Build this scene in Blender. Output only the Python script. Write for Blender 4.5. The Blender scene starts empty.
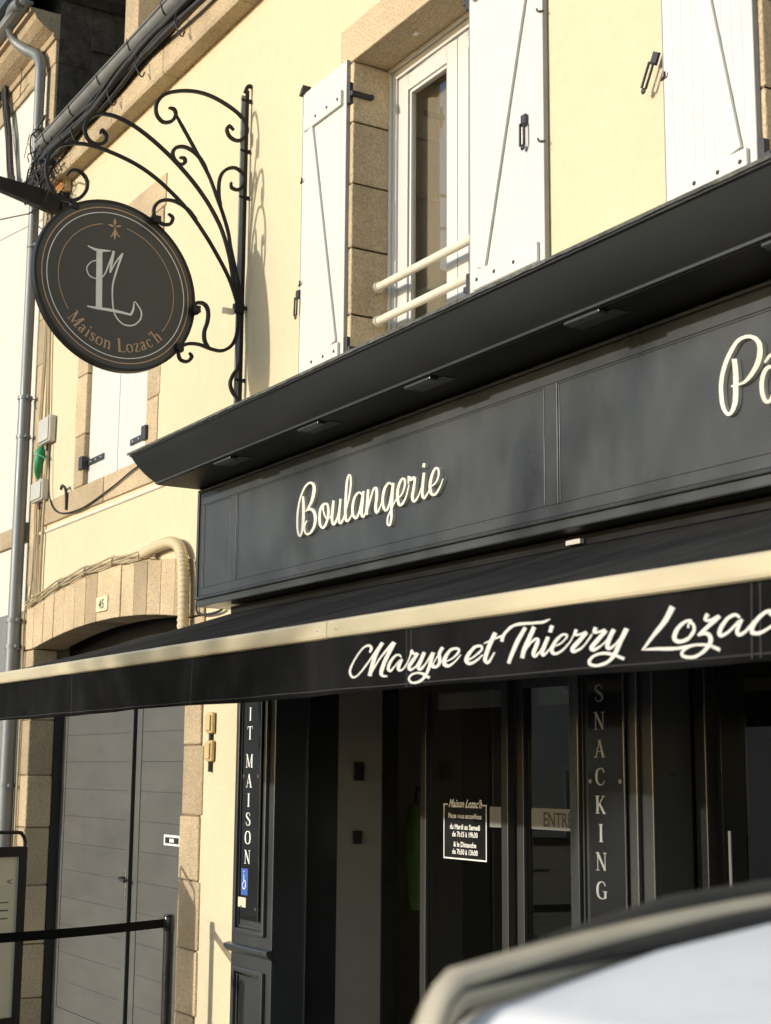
import bpy, math, random
from mathutils import Vector, Matrix
random.seed(7)
R = math.radians
scene = bpy.context.scene
col = scene.collection
# traced lettering outlines in millimetres on their own planes: left/right pairs along each stroke
T_BOARD = [[-6572,3108,-6550,3105,-6571,3095,-6546,3092,-6570,3076,-6542,3072,-6569,3054,-6538,3050,-6569,3029,-6537,3024,-6569,3001,-6537,2996,-6569,2976,-6539,2971,-6571,2958,-6542,2952,-6574,2943,-6547,2937,-6577,2931,-6554,2925,-6582,2920,-6561,2914,-6588,2913,-6570,2906,-6587,2912,-6586,2902,-6587,2913,-6603,2910,-6594,2921,-6613,2920,-6600,2933,-6620,2934,-6604,2950,-6625,2952,-6606,2970,-6628,2973,-6606,2991,-6629,2994,-6606,3012,-6628,3015,-6603,3033,-6624,3037,-6599,3053,-6619,3057,-6593,3072,-6612,3077,-6585,3090,-6602,3095,-6575,3107,-6592,3112,-6562,3122,-6579,3128,-6548,3136,-6565,3143,-6532,3147,-6549,3155,-6515,3154,-6531,3163,-6498,3158,-6510,3169,-6485,3158,-6488,3170,-6476,3155,-6464,3164,-6467,3149,-6444,3154,-6461,3141,-6430,3140,-6460,3131,-6426,3126,-6462,3117,-6427,3110,-6466,3104,-6432,3095,-6471,3091,-6438,3082,-6477,3078,-6447,3069,-6485,3066,-6459,3057,-6497,3054,-6475,3045,-6511,3043,-6493,3035,-6522,3034,-6507,3027,-6528,3030,-6517,3024,-6532,3029,-6523,3022,-6534,3028,-6527,3022],[-6527,3022,-6535,3028,-6514,3024,-6525,3032,-6498,3025,-6509,3037,-6487,3024,-6488,3038,-6477,3021,-6465,3033,-6465,3015,-6444,3024,-6456,3008,-6427,3012,-6449,2999,-6417,2998,-6444,2986,-6412,2984,-6441,2974,-6411,2969,-6442,2961,-6414,2955,-6446,2947,-6420,2941,-6453,2936,-6429,2928,-6464,2926,-6443,2917,-6477,2918,-6459,2908,-6490,2912,-6476,2903,-6500,2911,-6494,2900,-6508,2912,-6512,2902,-6514,2914,-6529,2909,-6521,2920,-6540,2919,-6527,2930,-6547,2930,-6531,2939,-6551,2941,-6530,2947,-6549,2951,-6525,2955,-6543,2960,-6520,2962,-6537,2968,-6515,2967,-6529,2973,-6509,2970,-6520,2976,-6504,2972,-6514,2978],[-6323,3039,-6322,3029,-6329,3039,-6327,3030,-6339,3040,-6332,3030,-6350,3040,-6338,3029,-6361,3037,-6345,3027,-6373,3032,-6354,3023,-6383,3024,-6361,3017,-6390,3012,-6366,3006,-6394,2998,-6370,2993,-6397,2983,-6371,2979,-6397,2968,-6371,2965,-6395,2953,-6369,2950,-6390,2939,-6365,2939,-6380,2927,-6359,2930,-6366,2917,-6352,2924,-6346,2912,-6349,2922,-6329,2914,-6344,2924,-6315,2922,-6335,2930,-6304,2932,-6326,2939,-6294,2946,-6317,2953,-6286,2964,-6310,2970,-6281,2981,-6306,2986,-6282,2998,-6306,3001,-6287,3014,-6310,3015,-6295,3027,-6315,3025,-6309,3036,-6318,3028,-6326,3039,-6322,3029,-6339,3037,-6327,3029,-6348,3032,-6333,3026,-6355,3024,-6339,3020,-6357,3013,-6340,3011,-6351,2998,-6336,2997,-6342,2981,-6327,2981,-6330,2966,-6318,2968,-6317,2958,-6309,2962,-6302,2953,-6300,2959,-6287,2952,-6292,2958,-6274,2956,-6283,2961,-6264,2962,-6273,2966,-6258,2967,-6266,2971],[-6257,3040,-6234,3035,-6259,3028,-6235,3024,-6263,3012,-6237,3007,-6266,2995,-6239,2990,-6269,2980,-6242,2975,-6271,2964,-6245,2960,-6271,2949,-6246,2947,-6267,2936,-6243,2935,-6261,2924,-6238,2926,-6245,2914,-6239,2925,-6225,2916,-6241,2926,-6214,2923,-6231,2931,-6204,2934,-6221,2939,-6193,2947,-6211,2952,-6183,2964,-6202,2969,-6175,2981,-6195,2985,-6171,3000,-6191,3004,-6169,3019,-6189,3023,-6167,3033,-6188,3037],[-6184,3037,-6164,3032,-6188,3023,-6167,3019,-6193,3004,-6170,3000,-6197,2985,-6173,2981,-6200,2967,-6176,2963,-6202,2949,-6179,2946,-6201,2934,-6179,2932,-6196,2923,-6175,2924,-6186,2915,-6172,2921,-6168,2910,-6174,2922,-6155,2914,-6172,2922,-6147,2921,-6163,2927,-6139,2930,-6154,2935,-6131,2944,-6144,2948,-6123,2961,-6135,2964,-6118,2973,-6128,2975],[-6123,2963,-6132,2966,-6114,2977,-6126,2981,-6102,2998,-6116,3001,-6091,3019,-6107,3023,-6083,3040,-6100,3044,-6077,3061,-6094,3065,-6072,3081,-6090,3085,-6070,3098,-6088,3101,-6071,3113,-6089,3115,-6073,3125,-6091,3126,-6079,3135,-6094,3134,-6089,3142,-6097,3136,-6105,3144,-6094,3136,-6113,3138,-6097,3132,-6121,3129,-6102,3124,-6127,3116,-6105,3111,-6131,3099,-6109,3094,-6134,3078,-6111,3074,-6137,3057,-6113,3052,-6139,3035,-6114,3031,-6140,3013,-6115,3009,-6141,2992,-6115,2988,-6142,2971,-6116,2967,-6142,2952,-6116,2948,-6140,2936,-6114,2934,-6133,2924,-6111,2926,-6121,2915,-6109,2924,-6102,2912,-6111,2924,-6088,2917,-6103,2925,-6077,2925,-6090,2931,-6066,2935,-6079,2939,-6058,2947,-6070,2950,-6052,2960,-6062,2963,-6047,2970,-6057,2973],[-5969,3025,-5982,3023,-5975,3030,-5987,3027,-5984,3038,-5994,3033,-5999,3044,-5999,3035,-6016,3043,-6006,3034,-6031,3040,-6016,3030,-6045,3032,-6026,3024,-6056,3021,-6035,3014,-6065,3007,-6042,3001,-6071,2992,-6047,2987,-6074,2977,-6050,2972,-6074,2960,-6049,2957,-6071,2945,-6046,2945,-6061,2932,-6039,2935,-6048,2921,-6031,2927,-6027,2914,-6030,2926,-6010,2918,-6027,2927,-6000,2927,-6018,2934,-5991,2939,-6008,2944,-5983,2954,-6000,2959,-5975,2973,-5992,2977,-5968,2990,-5985,2994,-5963,3007,-5980,3011,-5958,3024,-5975,3028,-5955,3035,-5972,3039],[-5968,3041,-5949,3037,-5972,3026,-5952,3021,-5977,3004,-5955,3000,-5981,2984,-5958,2979,-5985,2966,-5961,2961,-5987,2949,-5964,2944,-5987,2934,-5964,2932,-5983,2924,-5962,2924,-5974,2916,-5961,2922,-5956,2912,-5966,2922,-5945,2917,-5959,2925,-5935,2926,-5949,2931,-5927,2935,-5939,2939,-5919,2944,-5930,2948,-5913,2954,-5922,2958,-5908,2962,-5917,2965],[-5927,3042,-5905,3038,-5929,3031,-5906,3027,-5930,3016,-5907,3011,-5932,3000,-5908,2996,-5935,2987,-5910,2982,-5937,2973,-5913,2968,-5939,2959,-5915,2955,-5940,2946,-5915,2942,-5941,2933,-5915,2929,-5941,2924,-5915,2920],[-5918,2935,-5930,2938,-5911,2948,-5923,2952,-5899,2968,-5912,2972,-5888,2987,-5902,2991,-5878,3004,-5893,3008,-5868,3020,-5883,3025,-5858,3030,-5874,3037,-5851,3033,-5862,3043,-5852,3032,-5844,3042,-5852,3032,-5830,3033,-5850,3025,-5826,3022,-5850,3012,-5824,3008,-5850,2998,-5825,2993,-5853,2982,-5827,2977,-5858,2964,-5832,2959,-5860,2948,-5834,2944,-5858,2934,-5833,2932,-5853,2923,-5831,2924,-5839,2913,-5834,2924,-5821,2916,-5836,2924,-5812,2923,-5827,2930,-5804,2933,-5816,2938,-5795,2946,-5806,2949,-5786,2960,-5796,2964,-5780,2971,-5789,2974],[-5703,3033,-5713,3028,-5711,3038,-5720,3032,-5723,3044,-5728,3036,-5742,3047,-5732,3036,-5757,3041,-5741,3032,-5772,3032,-5752,3024,-5784,3020,-5761,3013,-5791,3005,-5768,2999,-5796,2987,-5773,2982,-5798,2969,-5775,2966,-5796,2952,-5772,2951,-5790,2936,-5767,2936,-5781,2924,-5761,2927,-5767,2915,-5758,2924,-5747,2913,-5757,2923,-5734,2919,-5750,2926,-5724,2932,-5740,2937,-5714,2951,-5731,2955,-5705,2970,-5722,2974,-5699,2991,-5716,2995,-5694,3013,-5711,3017,-5690,3028,-5707,3032],[-5703,3038,-5684,3034,-5706,3022,-5686,3018,-5710,3000,-5689,2995,-5714,2977,-5691,2973,-5716,2957,-5694,2952,-5718,2936,-5696,2932,-5719,2917,-5698,2914,-5718,2901,-5698,2899,-5717,2888,-5697,2885,-5717,2877,-5698,2873,-5720,2865,-5702,2861,-5725,2855,-5708,2850,-5729,2849,-5715,2842,-5727,2849,-5730,2841,-5729,2851,-5743,2847,-5733,2855,-5749,2855,-5735,2862,-5751,2864,-5736,2872,-5750,2875,-5733,2883,-5746,2886,-5726,2893,-5738,2897,-5716,2903,-5727,2908,-5703,2916,-5714,2920,-5687,2932,-5697,2936,-5669,2949,-5677,2953,-5656,2962,-5664,2965],[-5649,2957,-5656,2963,-5639,2959,-5647,2965,-5626,2963,-5635,2969,-5614,2970,-5625,2975,-5604,2979,-5617,2984,-5595,2990,-5610,2995,-5588,3002,-5605,3006,-5585,3014,-5603,3017,-5585,3025,-5603,3028,-5588,3035,-5606,3035,-5598,3043,-5608,3037,-5613,3048,-5609,3037,-5627,3045,-5613,3036,-5639,3038,-5621,3030,-5650,3028,-5630,3020,-5659,3015,-5637,3009,-5665,3001,-5642,2996,-5669,2985,-5644,2981,-5669,2970,-5645,2966,-5667,2954,-5642,2953,-5661,2939,-5637,2939,-5653,2927,-5632,2931,-5637,2919,-5632,2930,-5620,2919,-5629,2930,-5607,2923,-5621,2932,-5596,2931,-5611,2938,-5586,2942,-5599,2947,-5576,2955,-5588,2959,-5567,2972,-5578,2975,-5559,2991,-5569,2993,-5553,3004,-5562,3007],[-5561,3008,-5571,3010,-5558,3019,-5571,3021,-5553,3033,-5572,3037,-5549,3040,-5571,3048,-5571,3042,-5545,3041,-5568,3033,-5541,3034,-5552,3020,-5545,3034,-5530,3020,-5542,3035,-5514,3023,-5527,3037,-5504,3026,-5515,3038],[-5519,3034,-5500,3030,-5522,3022,-5501,3018,-5525,3006,-5504,3001,-5529,2989,-5507,2984,-5535,2974,-5512,2968,-5541,2959,-5518,2954,-5543,2946,-5520,2942,-5540,2934,-5518,2934,-5531,2924,-5514,2929,-5513,2917,-5517,2928,-5498,2921,-5511,2930,-5487,2929,-5499,2935,-5476,2939,-5487,2944,-5466,2953,-5476,2956,-5456,2969,-5465,2972,-5449,2980,-5457,2983],[-5448,3042,-5427,3038,-5451,3031,-5429,3026,-5454,3014,-5432,3009,-5458,2997,-5435,2992,-5461,2982,-5437,2977,-5464,2967,-5440,2962,-5464,2953,-5440,2950,-5460,2940,-5438,2940,-5454,2929,-5434,2932,-5436,2920,-5437,2932,-5420,2924,-5435,2933,-5410,2933,-5423,2939,-5400,2942,-5411,2947,-5390,2953,-5400,2957,-5381,2964,-5389,2968,-5374,2972,-5382,2976],[-5447,3084,-5425,3079,-5448,3079,-5426,3074,-5451,3072,-5427,3066,-5453,3067,-5428,3061],[-5377,2967,-5382,2972,-5367,2968,-5373,2974,-5353,2971,-5360,2977,-5340,2976,-5350,2981,-5329,2984,-5341,2989,-5319,2995,-5333,3000,-5313,3006,-5328,3010,-5311,3018,-5327,3020,-5312,3029,-5328,3030,-5316,3038,-5331,3036,-5327,3046,-5334,3037,-5343,3049,-5337,3038,-5356,3046,-5342,3037,-5367,3039,-5350,3031,-5377,3028,-5358,3021,-5385,3016,-5365,3009,-5393,3002,-5371,2996,-5398,2988,-5375,2982,-5401,2973,-5376,2969,-5399,2959,-5374,2957,-5394,2945,-5370,2945,-5385,2933,-5365,2938,-5370,2925,-5362,2936,-5353,2923,-5358,2935,-5338,2925,-5350,2935,-5326,2931,-5340,2939,-5314,2941,-5328,2947,-5304,2951,-5316,2956,-5294,2964,-5305,2968,-5286,2978,-5295,2981,-5281,2988,-5287,2990],[-3546,3109,-3522,3105,-3544,3095,-3521,3092,-3542,3077,-3518,3073,-3541,3058,-3517,3054,-3542,3041,-3517,3036,-3542,3024,-3518,3019,-3544,3007,-3519,3002,-3544,2991,-3520,2985,-3546,2975,-3522,2969,-3548,2962,-3525,2954,-3552,2950,-3532,2942,-3557,2940,-3540,2931,-3562,2933,-3549,2924,-3566,2931,-3558,2920,-3568,2931,-3571,2920,-3570,2933,-3582,2926,-3576,2940,-3591,2937,-3581,2951,-3599,2950,-3586,2966,-3605,2967,-3588,2984,-3608,2986,-3589,3005,-3609,3009,-3589,3025,-3609,3030,-3586,3044,-3606,3050,-3581,3061,-3601,3068,-3575,3077,-3594,3086,-3567,3093,-3586,3102,-3557,3108,-3576,3118,-3547,3122,-3564,3133,-3534,3136,-3551,3147,-3521,3150,-3535,3161,-3507,3159,-3518,3171,-3492,3163,-3498,3175,-3476,3163,-3478,3175,-3461,3160,-3459,3172,-3449,3154,-3441,3164,-3438,3145,-3425,3154,-3431,3136,-3412,3140,-3428,3127,-3405,3125,-3427,3115,-3403,3110,-3429,3102,-3404,3095,-3432,3089,-3409,3079,-3438,3075,-3416,3064,-3447,3062,-3427,3050,-3458,3050,-3441,3038,-3471,3038,-3457,3026,-3484,3028,-3473,3018,-3494,3023,-3487,3013,-3504,3021,-3499,3012,-3515,3020,-3512,3012,-3528,3019,-3526,3012,-3542,3020,-3541,3013,-3552,3021,-3551,3014],[-3394,3059,-3402,3065,-3385,3065,-3394,3073,-3373,3073,-3383,3083,-3366,3076,-3367,3088,-3360,3071,-3351,3077,-3349,3060,-3340,3063,-3340,3051,-3332,3054],[-3334,3029,-3341,3021,-3342,3035,-3350,3027,-3355,3043,-3361,3033,-3369,3049,-3370,3037,-3383,3050,-3377,3037,-3396,3047,-3384,3034,-3406,3040,-3390,3029,-3414,3029,-3396,3020,-3420,3014,-3401,3007,-3424,2999,-3404,2994,-3424,2981,-3404,2978,-3422,2963,-3402,2962,-3417,2948,-3398,2949,-3410,2935,-3394,2941,-3398,2926,-3390,2936,-3384,2923,-3389,2935,-3373,2928,-3385,2937,-3365,2938,-3377,2945,-3356,2953,-3370,2958,-3346,2978,-3361,2983,-3336,3008,-3352,3014,-3328,3030,-3346,3037],[-3344,3035,-3325,3030,-3346,3014,-3327,3009,-3350,2983,-3330,2978,-3351,2957,-3331,2953,-3349,2939,-3329,2938,-3343,2925,-3327,2928,-3327,2915,-3331,2928,-3315,2922,-3326,2930,-3306,2935,-3315,2941,-3300,2945,-3307,2949]]
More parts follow.
